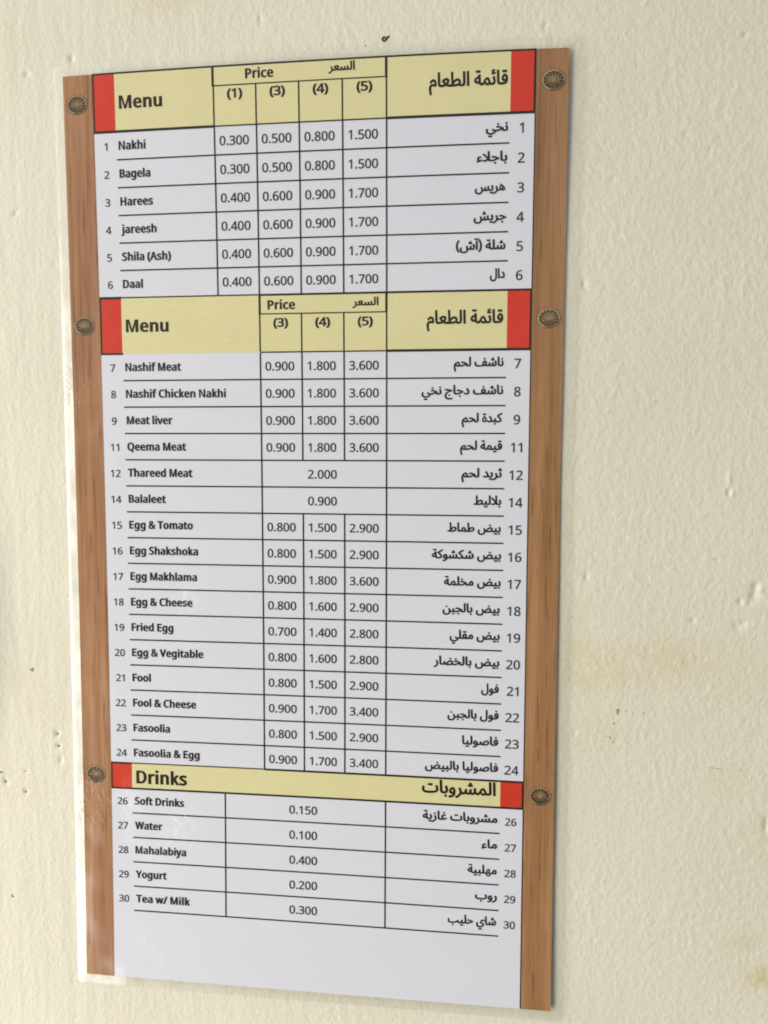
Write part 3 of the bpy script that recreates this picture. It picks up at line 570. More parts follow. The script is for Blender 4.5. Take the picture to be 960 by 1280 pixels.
(65220,994,[[994,-7,809,22,695,83,810,140,894,117,1034,104,1059,80,1062,39,1038,6],[0,-7,14,108,518,118,664,150,739,193,777,267,773,306,750,351,677,397,584,398,495,367,389,296,279,190,189,77,67,81,154,205,263,327,362,412,469,477,581,512,709,509,804,462,864,382,885,280,864,192,798,107,710,57,588,21,458,3],[133,132,105,1000,218,1000,246,230]]),
(65228,730,[[0,-7,14,108,147,119,288,159,401,219,477,292,507,356,497,418,444,453,353,461,256,440,176,398,391,196,534,132,769,104,799,61,780,12,730,-7,572,8,445,43,319,114,109,315,76,401,102,455,205,529,354,574,488,565,540,544,589,503,615,453,620,391,579,269,482,158,341,67,165,9]]),
(65231,704,[[0,-7,14,108,252,115,162,193,116,287,119,422,174,525,249,581,318,606,420,614,536,592,513,485,365,498,273,459,230,391,228,313,251,261,289,219,407,161,451,157,623,224,662,122,471,55,334,21],[371,759,321,779,301,828,321,877,371,898,419,877,440,828,419,779]]),
(65234,1538,[[546,-29,583,85,831,93,1057,116,1166,143,1251,188,1311,269,1312,355,1289,406,1253,447,1215,465,1177,464,1137,443,1096,394,1073,294,1113,210,1220,136,1087,91,1015,158,968,241,959,329,978,416,1021,489,1097,553,1187,581,1268,572,1340,529,1394,464,1430,364,1423,247,1373,156,1276,76,1151,24,1038,2],[1538,-7,1329,10,1141,59,1238,126,1570,106,1602,80,1606,39,1581,6],[546,-29,393,-22,268,-1,169,36,99,90,56,162,43,230,48,327,81,475,186,448,157,287,166,221,194,170,245,132,324,106,583,85,611,15],[1190,725,1141,746,1120,794,1141,843,1190,864,1239,843,1259,794,1239,746]]),
(65235,626,[[0,-7,14,108,305,125,381,159,426,208,453,342,433,491,375,573,328,587,288,576,246,534,221,475,215,415,231,367,266,341,324,329,407,335,492,360,497,262,388,223,241,229,149,280,107,363,106,432,126,521,202,643,257,683,305,699,363,700,428,680,508,596,557,443,559,290,514,153,435,70,346,27,195,0],[312,846,263,866,242,915,263,964,312,985,361,964,381,915,361,866]]),
(65239,626,[[0,-7,14,108,305,125,381,159,426,208,453,342,433,491,375,573,328,587,288,576,246,534,221,475,215,415,231,367,266,341,324,329,407,335,492,360,497,262,388,223,241,229,149,280,107,363,106,432,126,521,202,643,257,683,305,699,363,700,428,680,508,596,557,443,559,290,514,153,435,70,346,27,195,0],[410,846,361,866,340,915,361,964,410,985,459,964,479,915,459,866],[218,846,169,866,148,915,169,964,218,985,267,964,287,915,267,866]]),
(65240,693,[[0,-7,14,108,195,115,306,137,406,190,462,259,472,340,432,426,377,464,302,451,240,374,231,283,277,199,375,130,242,91,218,111,144,198,114,296,128,403,188,504,267,561,343,581,443,564,511,516,568,428,588,326,566,218,505,132,415,67,296,21,173,1],[693,-7,475,13,297,59,394,129,725,106,757,80,761,39,737,6],[444,725,394,746,374,794,394,843,444,864,492,843,513,794,492,746],[252,725,202,746,182,794,202,843,252,864,300,843,321,794,300,746]]),
(65243,577,[[0,-7,14,108,197,109,306,124,367,156,386,203,362,289,307,364,44,603,41,642,57,702,101,748,189,807,543,990,591,887,277,730,106,620,127,674,306,522,426,386,468,312,489,239,489,169,470,111,420,55,324,13,204,-5]]),
(65244,711,[[0,-7,14,108,294,120,361,147,385,190,374,245,320,327,46,600,41,642,57,702,102,749,199,814,543,990,591,887,265,723,108,623,116,671,235,569,406,397,560,169,637,123,758,101,780,67,777,32,755,6,721,-6,589,15,507,65,441,158,483,141,468,117,415,59,351,24,220,-3]]),
(65245,973,[[42,-1,56,111,101,246,202,207,166,88,158,-13,182,-91,252,-163,360,-203,503,-207,607,-181,698,-110,749,4,769,164,742,1000,859,1000,880,130,844,-62,770,-194,673,-273,567,-312,410,-324,290,-305,183,-259,99,-185,57,-103]]),
(65247,364,[[0,-7,13,108,125,123,159,165,137,1000,251,1000,279,275,266,132,237,71,187,28,110,2]]),
(65248,420,[[0,-7,13,108,125,123,150,145,162,178,140,1000,256,1000,286,226,326,145,381,115,466,101,487,74,488,39,471,12,439,-5,336,6,270,51,234,125,263,122,252,95,181,26,95,0]]),
(65249,678,[[104,-550,52,-312,30,-140,31,-32,59,57,125,134,216,178,366,196,517,178,518,209,509,284,482,348,441,395,398,417,338,420,285,401,237,359,185,282,98,329,164,434,256,507,352,534,454,522,545,457,598,359,621,234,604,114,570,41,429,73,310,79,233,62,178,22,148,-41,145,-149,170,-340,211,-522]]),
(65250,787,[[108,-550,51,-306,17,-85,18,32,48,154,134,305,249,415,388,491,454,506,511,500,547,478,581,431,701,154,746,118,839,97,856,67,855,39,838,12,806,-5,721,2,627,66,660,92,625,35,570,-8,505,-25,438,-19,366,8,296,54,232,118,179,199,193,196,141,78,130,-64,159,-265,218,-524],[504,90,555,107,569,151,518,302,473,374,443,382,386,367,317,326,258,270,259,282,306,205,364,147,439,104]]),
(65251,735,[[0,-7,14,108,71,120,115,157,240,386,320,470,400,500,472,495,540,459,595,398,639,307,650,200,622,93,562,30,485,2,384,7,292,34,169,102,224,190,329,137,413,117,486,120,530,147,550,211,531,293,471,368,409,386,368,373,328,333,219,125,158,43,95,5]]),
(65252,810,[[0,-7,14,108,59,115,99,147,244,396,333,478,420,507,486,498,547,459,601,382,712,158,758,120,856,101,879,61,871,25,846,1,757,-2,655,45,633,69,653,98,620,37,574,-3,520,-23,454,-24,327,27,218,134,127,22,81,1],[272,241,341,154,424,99,513,91,562,134,560,200,523,293,482,363,443,391,406,393,360,369]]),
(65254,1022,[[42,-1,56,111,101,246,202,207,165,83,158,-16,184,-100,241,-159,321,-195,443,-210,556,-201,660,-166,737,-97,773,5,765,153,710,367,824,398,870,224,902,157,958,119,1068,101,1092,61,1084,25,1050,-2,953,2,880,45,835,129,892,57,890,34,865,-82,807,-186,754,-239,682,-281,592,-311,481,-324,311,-311,220,-281,160,-246,74,-145,50,-79],[465,557,415,578,395,626,415,675,465,696,513,675,534,626,513,578]]),
(65255,377,[[0,-7,14,108,136,120,175,142,192,171,192,296,120,522,234,564,304,296,304,198,286,125,251,69,185,24,112,2],[179,710,130,730,109,779,130,828,179,849,228,828,248,779,228,730]]),
(65259,804,[[539,-11,422,5,288,61,192,137,129,236,111,354,146,467,227,546,324,569,382,560,431,534,501,446,525,333,494,210,426,130,304,55,157,9,0,-7,14,108,149,118,252,147,341,196,393,257,421,340,410,407,369,457,304,467,246,432,216,358,229,275,280,201,357,146,464,107,575,103,620,137,615,218,536,331,382,474,200,612,266,699,589,435,683,328,727,248,739,136,704,54,641,6]]),
(65260,710,[[430,-304,295,-276,206,-212,157,-141,134,-82,115,64,133,241,198,414,292,531,362,573,415,583,485,564,547,497,573,410,571,310,550,231,505,160,429,102,347,71,438,148,591,118,742,106,771,86,780,53,761,12,720,-6,459,22,581,27,625,-41,638,-129,619,-199,574,-257,504,-294],[0,-7,14,108,129,109,134,6],[433,-189,498,-173,532,-133,537,-68,507,-9,461,20,387,36,216,21,216,116,367,163,411,199,443,249,459,316,456,403,434,455,405,468,344,430,277,326,237,194,229,60,242,-37,281,-119,345,-171]]),
(65261,626,[[81,-322,56,-207,211,-176,315,-130,391,-57,427,26,439,164,406,290,342,353,293,354,256,333,226,294,204,232,202,176,217,137,252,111,310,100,393,105,478,130,483,32,374,-7,232,-3,139,40,93,125,92,202,106,274,176,400,274,465,343,471,393,459,437,433,483,381,535,255,548,85,513,-65,456,-156,373,-228,265,-281]]),
(65262,661,[[81,-322,56,-207,211,-176,315,-130,391,-57,427,26,439,167,415,272,379,329,349,350,314,357,276,347,236,308,209,249,203,176,227,136,325,110,693,106,725,80,726,32,705,6,671,-6,306,-6,192,18,123,68,93,130,92,208,114,300,158,379,218,438,276,466,346,471,405,455,485,387,536,265,548,85,513,-65,456,-156,373,-228,265,-281]]),
(65265,1064,[[42,-1,56,111,101,246,202,207,164,78,159,-26,188,-100,259,-163,362,-200,496,-209,640,-188,749,-144,841,-63,863,-18,863,14,814,51,633,127,567,178,536,249,555,359,642,482,774,567,838,584,918,585,1042,541,996,441,902,471,813,460,712,401,652,315,648,274,672,238,926,115,966,83,987,43,981,-34,943,-112,873,-187,775,-253,650,-302,539,-321,399,-323,269,-298,162,-246,97,-183,56,-102],[599,-590,550,-569,529,-521,550,-472,599,-451,648,-472,668,-521,648,-569],[408,-590,358,-569,338,-521,358,-472,408,-451,456,-472,476,-521,456,-569]]),
(65266,1031,[[42,-1,56,111,101,246,202,207,157,27,163,-46,183,-92,255,-160,381,-203,514,-211,662,-192,781,-149,858,-88,880,-28,860,11,793,49,667,90,693,206,920,129,1070,104,1100,61,1092,25,1067,1,979,-7,984,-65,969,-115,921,-180,866,-224,710,-293,537,-322,420,-324,316,-309,166,-245,99,-182,68,-130],[557,-590,508,-569,487,-521,508,-472,557,-451,606,-472,626,-521,606,-569],[366,-590,316,-569,296,-521,316,-472,366,-451,414,-472,434,-521,414,-569]]),
(65267,419,[[0,-7,14,108,158,117,215,156,228,210,223,281,148,522,262,564,332,296,333,206,309,116,269,63,210,25,130,3],[259,-272,209,-251,189,-203,209,-154,259,-133,307,-154,328,-203,307,-251],[67,-272,18,-251,-3,-203,18,-154,67,-133,116,-154,136,-203,116,-251]]),
(65268,522,[[0,-7,14,108,123,118,183,159,211,228,246,396,356,375,326,214,330,161,344,140,412,116,562,104,592,61,579,18,542,-5,370,5,288,50,258,139,300,136,251,63,203,25,127,1],[353,-272,303,-251,283,-203,303,-154,353,-133,401,-154,422,-203,401,-251],[161,-272,111,-251,91,-203,111,-154,161,-133,209,-154,230,-203,209,-251]]),
(65276,839,[[839,-7,668,18,617,50,579,111,560,234,532,1000,647,1000,682,201,698,151,724,127,871,106,896,92,909,61,900,25,875,1],[199,-7,69,8,84,119,294,119,370,140,436,178,488,235,527,313,552,496,619,328,589,223,545,143,491,83,413,34,312,3],[503,185,322,436,56,706,132,786,385,524,573,273,583,258]])]
# the Arabic words as code points of the joined letter shapes, in order from left to right
AR = {
    'seer': [65198, 65228, 65204, 65247, 65165],
    'qaima': [65249, 65166, 65228, 65220, 65247, 65165, 32, 65172, 65252, 65163, 65166, 65239],
    'mash': [65173, 65166, 65169, 65261, 65198, 65208, 65252, 65247, 65165],
    1: [65266, 65192, 65255],
    2: [65152, 65276, 65183, 65166, 65169],
    3: [65202, 65267, 65198, 65259],
    4: [65206, 65267, 65198, 65183],
    5: [40, 65205, 65153, 41, 32, 65172, 65248, 65207],
    6: [65245, 65165, 65193],
    7: [65250, 65188, 65247, 32, 65234, 65207, 65166, 65255],
    8: [65266, 65192, 65255, 32, 65181, 65166, 65183, 65193, 32, 65234, 65207, 65166, 65255],
    9: [65250, 65188, 65247, 32, 65171, 65194, 65170, 65243],
    11: [65250, 65188, 65247, 32, 65172, 65252, 65268, 65239],
    12: [65250, 65188, 65247, 32, 65194, 65267, 65198, 65179],
    14: [65218, 65268, 65247, 65276, 65169],
    15: [65217, 65166, 65252, 65219, 32, 65214, 65268, 65169],
    16: [65172, 65243, 65262, 65208, 65244, 65207, 32, 65214, 65268, 65169],
    17: [65172, 65252, 65248, 65192, 65251, 32, 65214, 65268, 65169],
    18: [65254, 65170, 65184, 65247, 65166, 65169, 32, 65214, 65268, 65169],
    19: [65266, 65248, 65240, 65251, 32, 65214, 65268, 65169],
    20: [65197, 65166, 65216, 65192, 65247, 65166, 65169, 32, 65214, 65268, 65169],
    21: [65245, 65262, 65235],
    22: [65254, 65170, 65184, 65247, 65166, 65169, 32, 65245, 65262, 65235],
    23: [65166, 65268, 65247, 65262, 65211, 65166, 65235],
    24: [65214, 65268, 65170, 65247, 65166, 65169, 32, 65166, 65268, 65247, 65262, 65211, 65166, 65235],
    26: [65172, 65267, 65199, 65166, 65231, 32, 65173, 65166, 65169, 65261, 65198, 65208, 65251],
    27: [65152, 65166, 65251],
    28: [65172, 65268, 65170, 65248, 65260, 65251],
    29: [65167, 65261, 65197],
    30: [65168, 65268, 65248, 65187, 32, 65265, 65166, 65207],
}
AR = {k: [chr(c) for c in v] for k, v in AR.items()}


# specks of the paint film, and grey patches painting the shade in chips
def wall_h(x, y):
    i = int(np.clip(np.searchsorted(xs, x), 1, nx_ - 1))
    j = int(np.clip(np.searchsorted(ys, y), 1, ny_ - 1))
    return float(max(vz[j, i], vz[j - 1, i], vz[j, i - 1], vz[j - 1, i - 1]))


def blob(name, cx, cy, pts, mat, th=0.12):
    """a small irregular scab: outline pts (mm), domed a little"""
    z0 = wall_h(cx, cy) - 0.03
    n = len(pts)
    v = [W(cx + x, cy + y, z0) for x, y in pts] + [W(cx + x * 0.7, cy + y * 0.7, z0 + th * 0.8) for x, y in pts] + [W(cx, cy, z0 + th)]
    f = [(i, (i + 1) % n, n + (i + 1) % n, n + i) for i in range(n)]
    f += [(n + i, n + (i + 1) % n, 2 * n) for i in range(n)]
    return mesh_obj(name, v, f, mat, wall)


random.seed(4)


def outline(rx, ry, rot=0.0, n=9, jit=0.35):
    o_ = []
    for k in range(n):
        a = 2 * math.pi * k / n
        r = 1 + random.uniform(-jit, jit)
        x, y = rx * r * math.cos(a), ry * r * math.sin(a)
        o_.append((x * math.cos(rot) - y * math.sin(rot), x * math.sin(rot) + y * math.cos(rot)))
    return o_


tri_chip = [(-0.9, 0.4), (0.2, 0.5), (0.9, 0.9), (0.9, -0.9), (0.2, -0.4)]
for cx, cy, pts in [(-26.1, -271.6, tri_chip), (-39.9, -385.7, [(-0.5, 1.1), (0.0, 0.3), (0.9, -0.6), (0.1, -0.9), (-0.7, -0.7)]),
                    (-43.8, -322.9, outline(1.0, 0.5, 0.2)), (-14.0, -302.6, outline(0.45, 0.6)),
                    (-13.4, -308.5, outline(0.4, 0.5)), (-41.8, -327.8, outline(0.5, 0.5)),
                    (-31.0, -332.4, outline(0.3, 0.5)), (-30.8, -322.0, outline(0.3, 0.3))]:
    blob('chip_shade_patch', cx, cy, [(x * 1.4, y * 1.4) for x, y in pts], M['chip_grey'], 0.05)
for cx, cy, pts in [(248.8, -281.2, [(-0.9, 1.4), (0.3, 1.5), (0.8, 0.9), (0.5, -0.4), (-0.1, -1.5), (-0.5, -0.6), (-0.6, 0.4)]),
                    (252.5, -280.4, outline(0.8, 0.25, -0.1)), (255.2, -281.6, outline(0.35, 0.3)), (260.0, -281.2, outline(0.35, 0.4)),
                    (247.2, -286.4, outline(0.4, 0.4)), (245.7, -292.9, outline(0.4, 0.75)), (247.2, -294.9, outline(0.4, 0.6)),
                    (248.2, -293.2, outline(0.3, 0.3)), (243.9, -292.3, outline(0.4, 0.2))]:
    blob('brown_speck', cx, cy, [(x * 1.2, y * 1.2) for x, y in pts], M['chip_brown'], 0.04)
for cx, cy, pts in [(289.3, -304.5, outline(1.1, 0.17, -0.1)), (291.6, -304.8, outline(1.1, 0.15, 0)), (293.6, -305.0, outline(0.9, 0.2, -0.05)),
                    (301.5, -305.0, outline(0.7, 0.13)), (136.2, 7.0, outline(0.33, 0.36)), (-26.2, -228.7, outline(0.25, 0.3)),
                    (228.1, -238.7, outline(0.25, 0.25)), (323.0, -190.0, outline(0.3, 0.3))]:
    blob('dark_speck', cx, cy, pts, M['fleck'] if cx < 280 else M['chip_brown'], 0.05)

# the little dark curl stuck above the menu: an open loop with a short tail
cpts = []
for k in range(13):
    a = math.radians(25 + k * 27)
    cpts.append((144.1 + 0.78 * math.cos(a), 9.2 + 0.80 * math.sin(a), 0.30))
cpts += [(145.6, 9.75, 0.34), (146.1, 10.3, 0.40)]
vs, fs = [], []
zc = wall_h(144.3, 9.3)
for i, (x, y, r) in enumerate(cpts):
    x2, y2, _ = cpts[min(i + 1, len(cpts) - 1)]
    x1, y1, _ = cpts[max(i - 1, 0)]
    dx, dy = x2 - x1, y2 - y1
    L = math.hypot(dx, dy) or 1
    for s in range(8):
        a = 2 * math.pi * s / 8
        vs.append(W(x - dy / L * r * math.cos(a), y + dx / L * r * math.cos(a), zc + 0.25 + r * math.sin(a)))
for i in range(len(cpts) - 1):
    for s in range(8):
        fs.append((i * 8 + s, i * 8 + (s + 1) % 8, (i + 1) * 8 + (s + 1) % 8, (i + 1) * 8 + s))
fs += [tuple(range(8)), tuple(range((len(cpts) - 1) * 8, len(cpts) * 8))]
cb = W(144.3, 9.3, zc)
curl = mesh_obj('dried_curl', [v - cb for v in vs], fs, M['fleck'], smooth=True)
curl.location = cb
tag(curl, 'tiny dark ring-shaped curl stuck to the cream wall just above the menu', 'speck')

# ------------------------------------------------------------------ the menu sheet
menu = bpy.data.objects.new('menu_sheet', None)
menu.location = BASE_W
menu.empty_display_size = 0.02
COL.objects.link(menu)
tag(menu, 'tall laminated bilingual menu with brown wood-look borders fixed to the cream wall', 'menu')

XA, XB, XC, XE, XF, XG, XH, XI, XJ, XK, XL, XM = 0, 14.03, 24.35, 69.82, 88.78, 107.73, 126.7, 145.66, 197.6, 197.75, 208.14, 221.64
XD = 24.43
PITCH = 12.053
R1 = -24.83
R7 = -97.23
R8 = -122.27
R24 = -314.4
R25 = -326.62
r_a = [R1 - PITCH * k for k in range(7)]
r_b = [R8 - PITCH * k for k in range(17)]
r_c = [R25 - 11.99 * k for k in range(6)]

# paper: a thin bent board, front, back and edges
nx, ny = 38, 70
v, f = [], []
for th in (0.0, -0.22):
    for j in range(ny + 1):
        for i in range(nx + 1):
            v.append(P(XM * i / nx, -420.0 * j / ny, th))
K = (nx + 1) * (ny + 1)
for j in range(ny):
    for i in range(nx):
        a = j * (nx + 1) + i
        f.append((a, a + nx + 1, a + nx + 2, a + 1))
        f.append((K + a, K + a + 1, K + a + nx + 2, K + a + nx + 1))
ring = [i for i in range(nx + 1)] + [(j + 1) * (nx + 1) - 1 for j in range(1, ny + 1)] + \
       [ny * (nx + 1) + i for i in range(nx - 1, -1, -1)] + [j * (nx + 1) for j in range(ny - 1, 0, -1)]
for a, b in zip(ring, ring[1:] + ring[:1]):
    f.append((a, b, K + b, K + a))
mesh_obj('paper', v, f, M['paper'], menu)

# clear rim of the laminating pouch all round the paper
RX0, RX1, RY0, RY1, RC = -4.6, 227.6, -424.8, 4.4, 2.5
inner, outer = [], []


def rim_pts():
    o_, i_ = [], []
    def seg(x0, y0, x1, y1, ix0, iy0, ix1, iy1, n):
        for k in range(n):
            t = k / n
            o_.append((x0 + (x1 - x0) * t, y0 + (y1 - y0) * t))
            i_.append((ix0 + (ix1 - ix0) * t, iy0 + (iy1 - iy0) * t))
    def corner(cx, cy, a0, ix, iy):
        for k in range(6):
            a = math.radians(a0 + 90 * k / 6)
            o_.append((cx + RC * math.cos(a), cy + RC * math.sin(a)))
            i_.append((ix, iy))
    seg(RX0 + RC, RY0, RX1 - RC, RY0, 0, -420, XM, -420, 44)
    corner(RX1 - RC, RY0 + RC, -90, XM, -420)
    seg(RX1, RY0 + RC, RX1, RY1 - RC, XM, -420, XM, 0, 70)
    corner(RX1 - RC, RY1 - RC, 0, XM, 0)
    seg(RX1 - RC, RY1, RX0 + RC, RY1, XM, 0, 0, 0, 44)
    corner(RX0 + RC, RY1 - RC, 90, 0, 0)
    seg(RX0, RY1 - RC, RX0, RY0 + RC, 0, 0, 0, -420, 70)
    corner(RX0 + RC, RY0 + RC, 180, 0, -420)
    return o_, i_


o_, i_ = rim_pts()
n = len(o_)
v, f = [], []
prof = [(0.0, 0.04), (0.25, 0.0), (0.6, -0.05), (0.92, -0.09), (1.0, -0.15)]
for t, off in prof:
    for (ox, oy), (ix, iy) in zip(o_, i_):
        # butted against the paper's edge, a hair outside it
        ex = ix + (0.05 if ix > 100 else -0.05) if abs(ix) < 1e-6 or abs(ix - XM) < 1e-6 else ix
        ey = iy + (0.05 if iy > -100 else -0.05) if abs(iy) < 1e-6 or abs(iy + 420) < 1e-6 else iy
        v.append(P(ex + (ox - ex) * t, ey + (oy - ey) * t, off))
for r in range(len(prof) - 1):
    for k in range(n):
        f.append((r * n + k, r * n + (k + 1) % n, (r + 1) * n + (k + 1) % n, (r + 1) * n + k)[::-1])
mesh_obj('clear_film_rim', v, f, M['film'], menu, smooth=True)

# ---- printed wood borders with their rosettes
def rosette(parent, cx, cy, rot):
    b = MB()
    RXo, RYo = 4.95, 4.22

    def ell(k, n=40):
        return [(cx + RXo * k * math.cos(2 * math.pi * t / n), cy + RYo * k * math.sin(2 * math.pi * t / n)) for t in range(n)]
    b.fan(ell(1.03), 0.10, 0)
    b.fan(ell(0.98), 0.115, 1)
    # bright rim, printed heavier on the upper left
    for a0, a1, ki, ko, mi in ((70, 250, 0.86, 0.965, 2), (250, 430, 0.875, 0.95, 1), (-10, 70, 0.88, 0.94, 2)):
        b.fan([(cx + RXo * ko * math.cos(math.radians(a0 + (a1 - a0) * q / 16)), cy + RYo * ko * math.sin(math.radians(a0 + (a1 - a0) * q / 16))) for q in range(17)] +
              [(cx + RXo * ki * math.cos(math.radians(a1 + (a0 - a1) * q / 16)), cy + RYo * ki * math.sin(math.radians(a1 + (a0 - a1) * q / 16))) for q in range(17)], 0.13 if mi == 1 else 0.135, mi)
    b.fan(ell(0.84), 0.145, 1)
    nP = 14
    for k in range(nP):
        a = rot + 2 * math.pi * k / nP
        up = math.sin(a) > -0.45
        w0, w1 = (0.05, 0.15) if up else (0.055, 0.165)
        r0, r1 = 0.27, 0.80
        pts = []
        for r, w in ((r0, -w0), (0.5, -w1 * 0.85), (0.70, -w1), (r1, -w1 * 0.55), (r1 + 0.03, 0), (r1, w1 * 0.55), (0.70, w1), (0.5, w1 * 0.85), (r0, w0)):
            pts.append((cx + RXo * (r * math.cos(a) - w * math.sin(a)), cy + RYo * (r * math.sin(a) + w * math.cos(a))))
        b.fan(pts, 0.16, 0)
        if True:
            a2 = a + math.pi / nP
            pts = []
            for r, w in ((0.26, -0.045), (0.55, -0.04), (0.74, -0.012), (0.74, 0.012), (0.55, 0.04), (0.26, 0.045)):
                pts.append((cx + RXo * (r * math.cos(a2) - w * math.sin(a2)), cy + RYo * (r * math.sin(a2) + w * math.cos(a2))))
            b.fan(pts, 0.175, 3 if math.sin(a + math.pi / nP) > -0.5 else 1)
    b.fan(ell(0.22, 20), 0.19, 1)
    b.fan(ell(0.15, 16), 0.205, 2)
    b.fan(ell(0.09, 12), 0.22, 1)
    return b.build('rosette', [M['rose_dark'], M['rose_mid'], M['rose_light'], M['rose_tan']], parent)


ROS_Y = [-12.42, -109.4, -320.3]
for x0, x1, mat, cx, lab in ((XA, XB, M['wood_a'], 6.4, 'wood-look border along the left edge'),
                             (XL, XM, M['wood_b'], 215.35, 'wood-look border along the right edge')):
    b = MB()
    b.rect(x0, x1, -420, 0, 0.06)
    wb = b.build('wood_border', mat, menu)
    wb['label'] = lab
    for k, y in enumerate(ROS_Y):
        rosette(wb, cx, y, math.pi / 2 + 0.05 * k)

# ---- lettering
GL = {}
for code, adv, cs in GLYPHS:
    GL[chr(code)] = (float(adv), [list(zip(c[0::2], c[1::2])) for c in cs])


def area(s):
    return 0.5 * sum(a[0] * b[1] - b[0] * a[1] for a, b in zip(s, s[1:] + s[:1]))


def fatten(S, d):
    """push every contour outwards, stems more than crossbars; a hole never shrinks to less than 45 %"""
    sgn = 1 if area(max(S, key=lambda s: abs(area(s)))) > 0 else -1
    out = []
    for s in S:
        n = len(s)
        k_ = 1.0
        for _ in range(6):
            dx, dy = d[0] * k_, d[1] * k_
            r = []
            for i in range(n):
                p0, p1, p2 = s[i - 1], s[i], s[(i + 1) % n]
                e1 = (p1[0] - p0[0], p1[1] - p0[1])
                e2 = (p2[0] - p1[0], p2[1] - p1[1])
                l1, l2 = math.hypot(*e1) or 1, math.hypot(*e2) or 1
                n1 = (e1[1] / l1 * sgn, -e1[0] / l1 * sgn)
                n2 = (e2[1] / l2 * sgn, -e2[0] / l2 * sgn)
                k = max(1 + n1[0] * n2[0] + n1[1] * n2[1], 0.6)
                r.append((p1[0] + dx * (n1[0] + n2[0]) / k, p1[1] + dy * (n1[1] + n2[1]) / k))
            if area(s) * sgn > 0 or area(r) / area(s) > 0.45:
                break
            k_ *= 0.7
        out.append(r)
    return out


CACHE = {}


def winding(p, S):
    """how often the contours go round p: ink wherever it is not zero"""
    x, y = p
    w = 0
    for s in S:
        for a, b in zip(s, s[1:] + s[:1]):
            if (a[1] <= y) != (b[1] <= y):
                if x < (b[0] - a[0]) * (y - a[1]) / (b[1] - a[1]) + a[0]:
                    w += 1 if b[1] > a[1] else -1
    return w


def shape(ch, d):
    if ord(ch) in (65259, 65260):         # the two-eyed letter keeps its eyes open
        d = (24, 18)
    key = (ch, d)
    if key not in CACHE:
        S = fatten(GL[ch][1], d)
        if ch in 'ij' and d[0] > 20:      # keep the dot clear of the stem
            S = [[(x, y + 45) for x, y in s] if min(p[1] for p in s) > 700 else s for s in S]
        pts, edges = [], []
        for s in S:
            b0 = len(pts)
            pts += [Vector(p) for p in s]
            edges += [(b0 + q, b0 + (q + 1) % len(s)) for q in range(len(s))]
        vo, _e, fo = delaunay_2d_cdt(pts, edges, [], 0, 1e-3)[:3]
        flat = [(p[0], p[1]) for p in vo]
        tri = []
        for f_ in fo:
            cx = sum(flat[q][0] for q in f_) / len(f_)
            cy = sum(flat[q][1] for q in f_) / len(f_)
            if winding((cx, cy), S):
                tri.append(tuple(f_))
        used = sorted({q for f_ in tri for q in f_})
        re_ = {q: k for k, q in enumerate(used)}
        flat = [flat[q] for q in used]
        tri = [tuple(re_[q] for q in f_) for f_ in tri]
        CACHE[key] = (flat, tri)
    return CACHE[key]


def lettering(mb, txt, h, y, left=None, right=None, center=None, width=None, fat=(0, 0), space=0.36, sx=1.0, track=0, off=0.14, arabic=False):
    """set txt with capital (or alef) height h mm on baseline y; width, if given, is the printed width to fill"""
    k = h / 1000.0
    xpos, pen, lo, hi = [], 0.0, 1e9, -1e9
    for ch in txt:
        if ch == ' ':
            pen += space * 1000
            continue
        flat, tri = shape(ch, fat)
        xpos.append((ch, pen))
        lo = min(lo, pen + min(p[0] for p in flat))
        hi = max(hi, pen + max(p[0] for p in flat))
        pen += GL[ch][0] + track
    s = sx * k
    if width is not None:
        s = width / (hi - lo)
    if left is not None:
        x0 = left - lo * s
    elif right is not None:
        x0 = right - hi * s
    else:
        x0 = center - (lo + hi) / 2 * s
    for q, (ch, px) in enumerate(xpos):
        flat, tri = shape(ch, fat)
        mb.tris([(x0 + (px + a) * s, y + b_ * k) for a, b_ in flat], tri, off + 0.012 * (q % 3))


def text_obj(name, parent, txt, h, y, mat='ink', **kw):
    b = MB()
    lettering(b, txt, h, y, **kw)
    return b.build(name, M[mat], parent)


def hline(b, x0, x1, y, w=0.5, off=0.10):
    b.rect(x0, x1, y - w / 2, y + w / 2, off)


def vline(b, x, y0, y1, w=0.5, off=0.115):
    b.rect(x - w / 2, x + w / 2, y1, y0, off)


BOLD, REG, ABOLD, HB = (74, 38), (20, 16), (47, 36), (48, 40)

# ---- header bands
def band(label, y0, y1, lines, x_end=XK):
    b = MB()
    b.rect(XC, x_end, y1, y0, 0.06)
    hb = b.build('header_band', M['yellow'], menu)
    hb['label'] = label
    for x0, x1 in ((XB, XC), (XK, XL)):
        b = MB()
        b.rect(x0, x1, y1, y0, 0.06)
        b.build('red_block', M['red'], hb)
    b = MB()
    for kind, *a in lines:
        (hline if kind == 'h' else vline)(b, *a)
    b.build('border_lines', M['ink'], hb)
    return hb


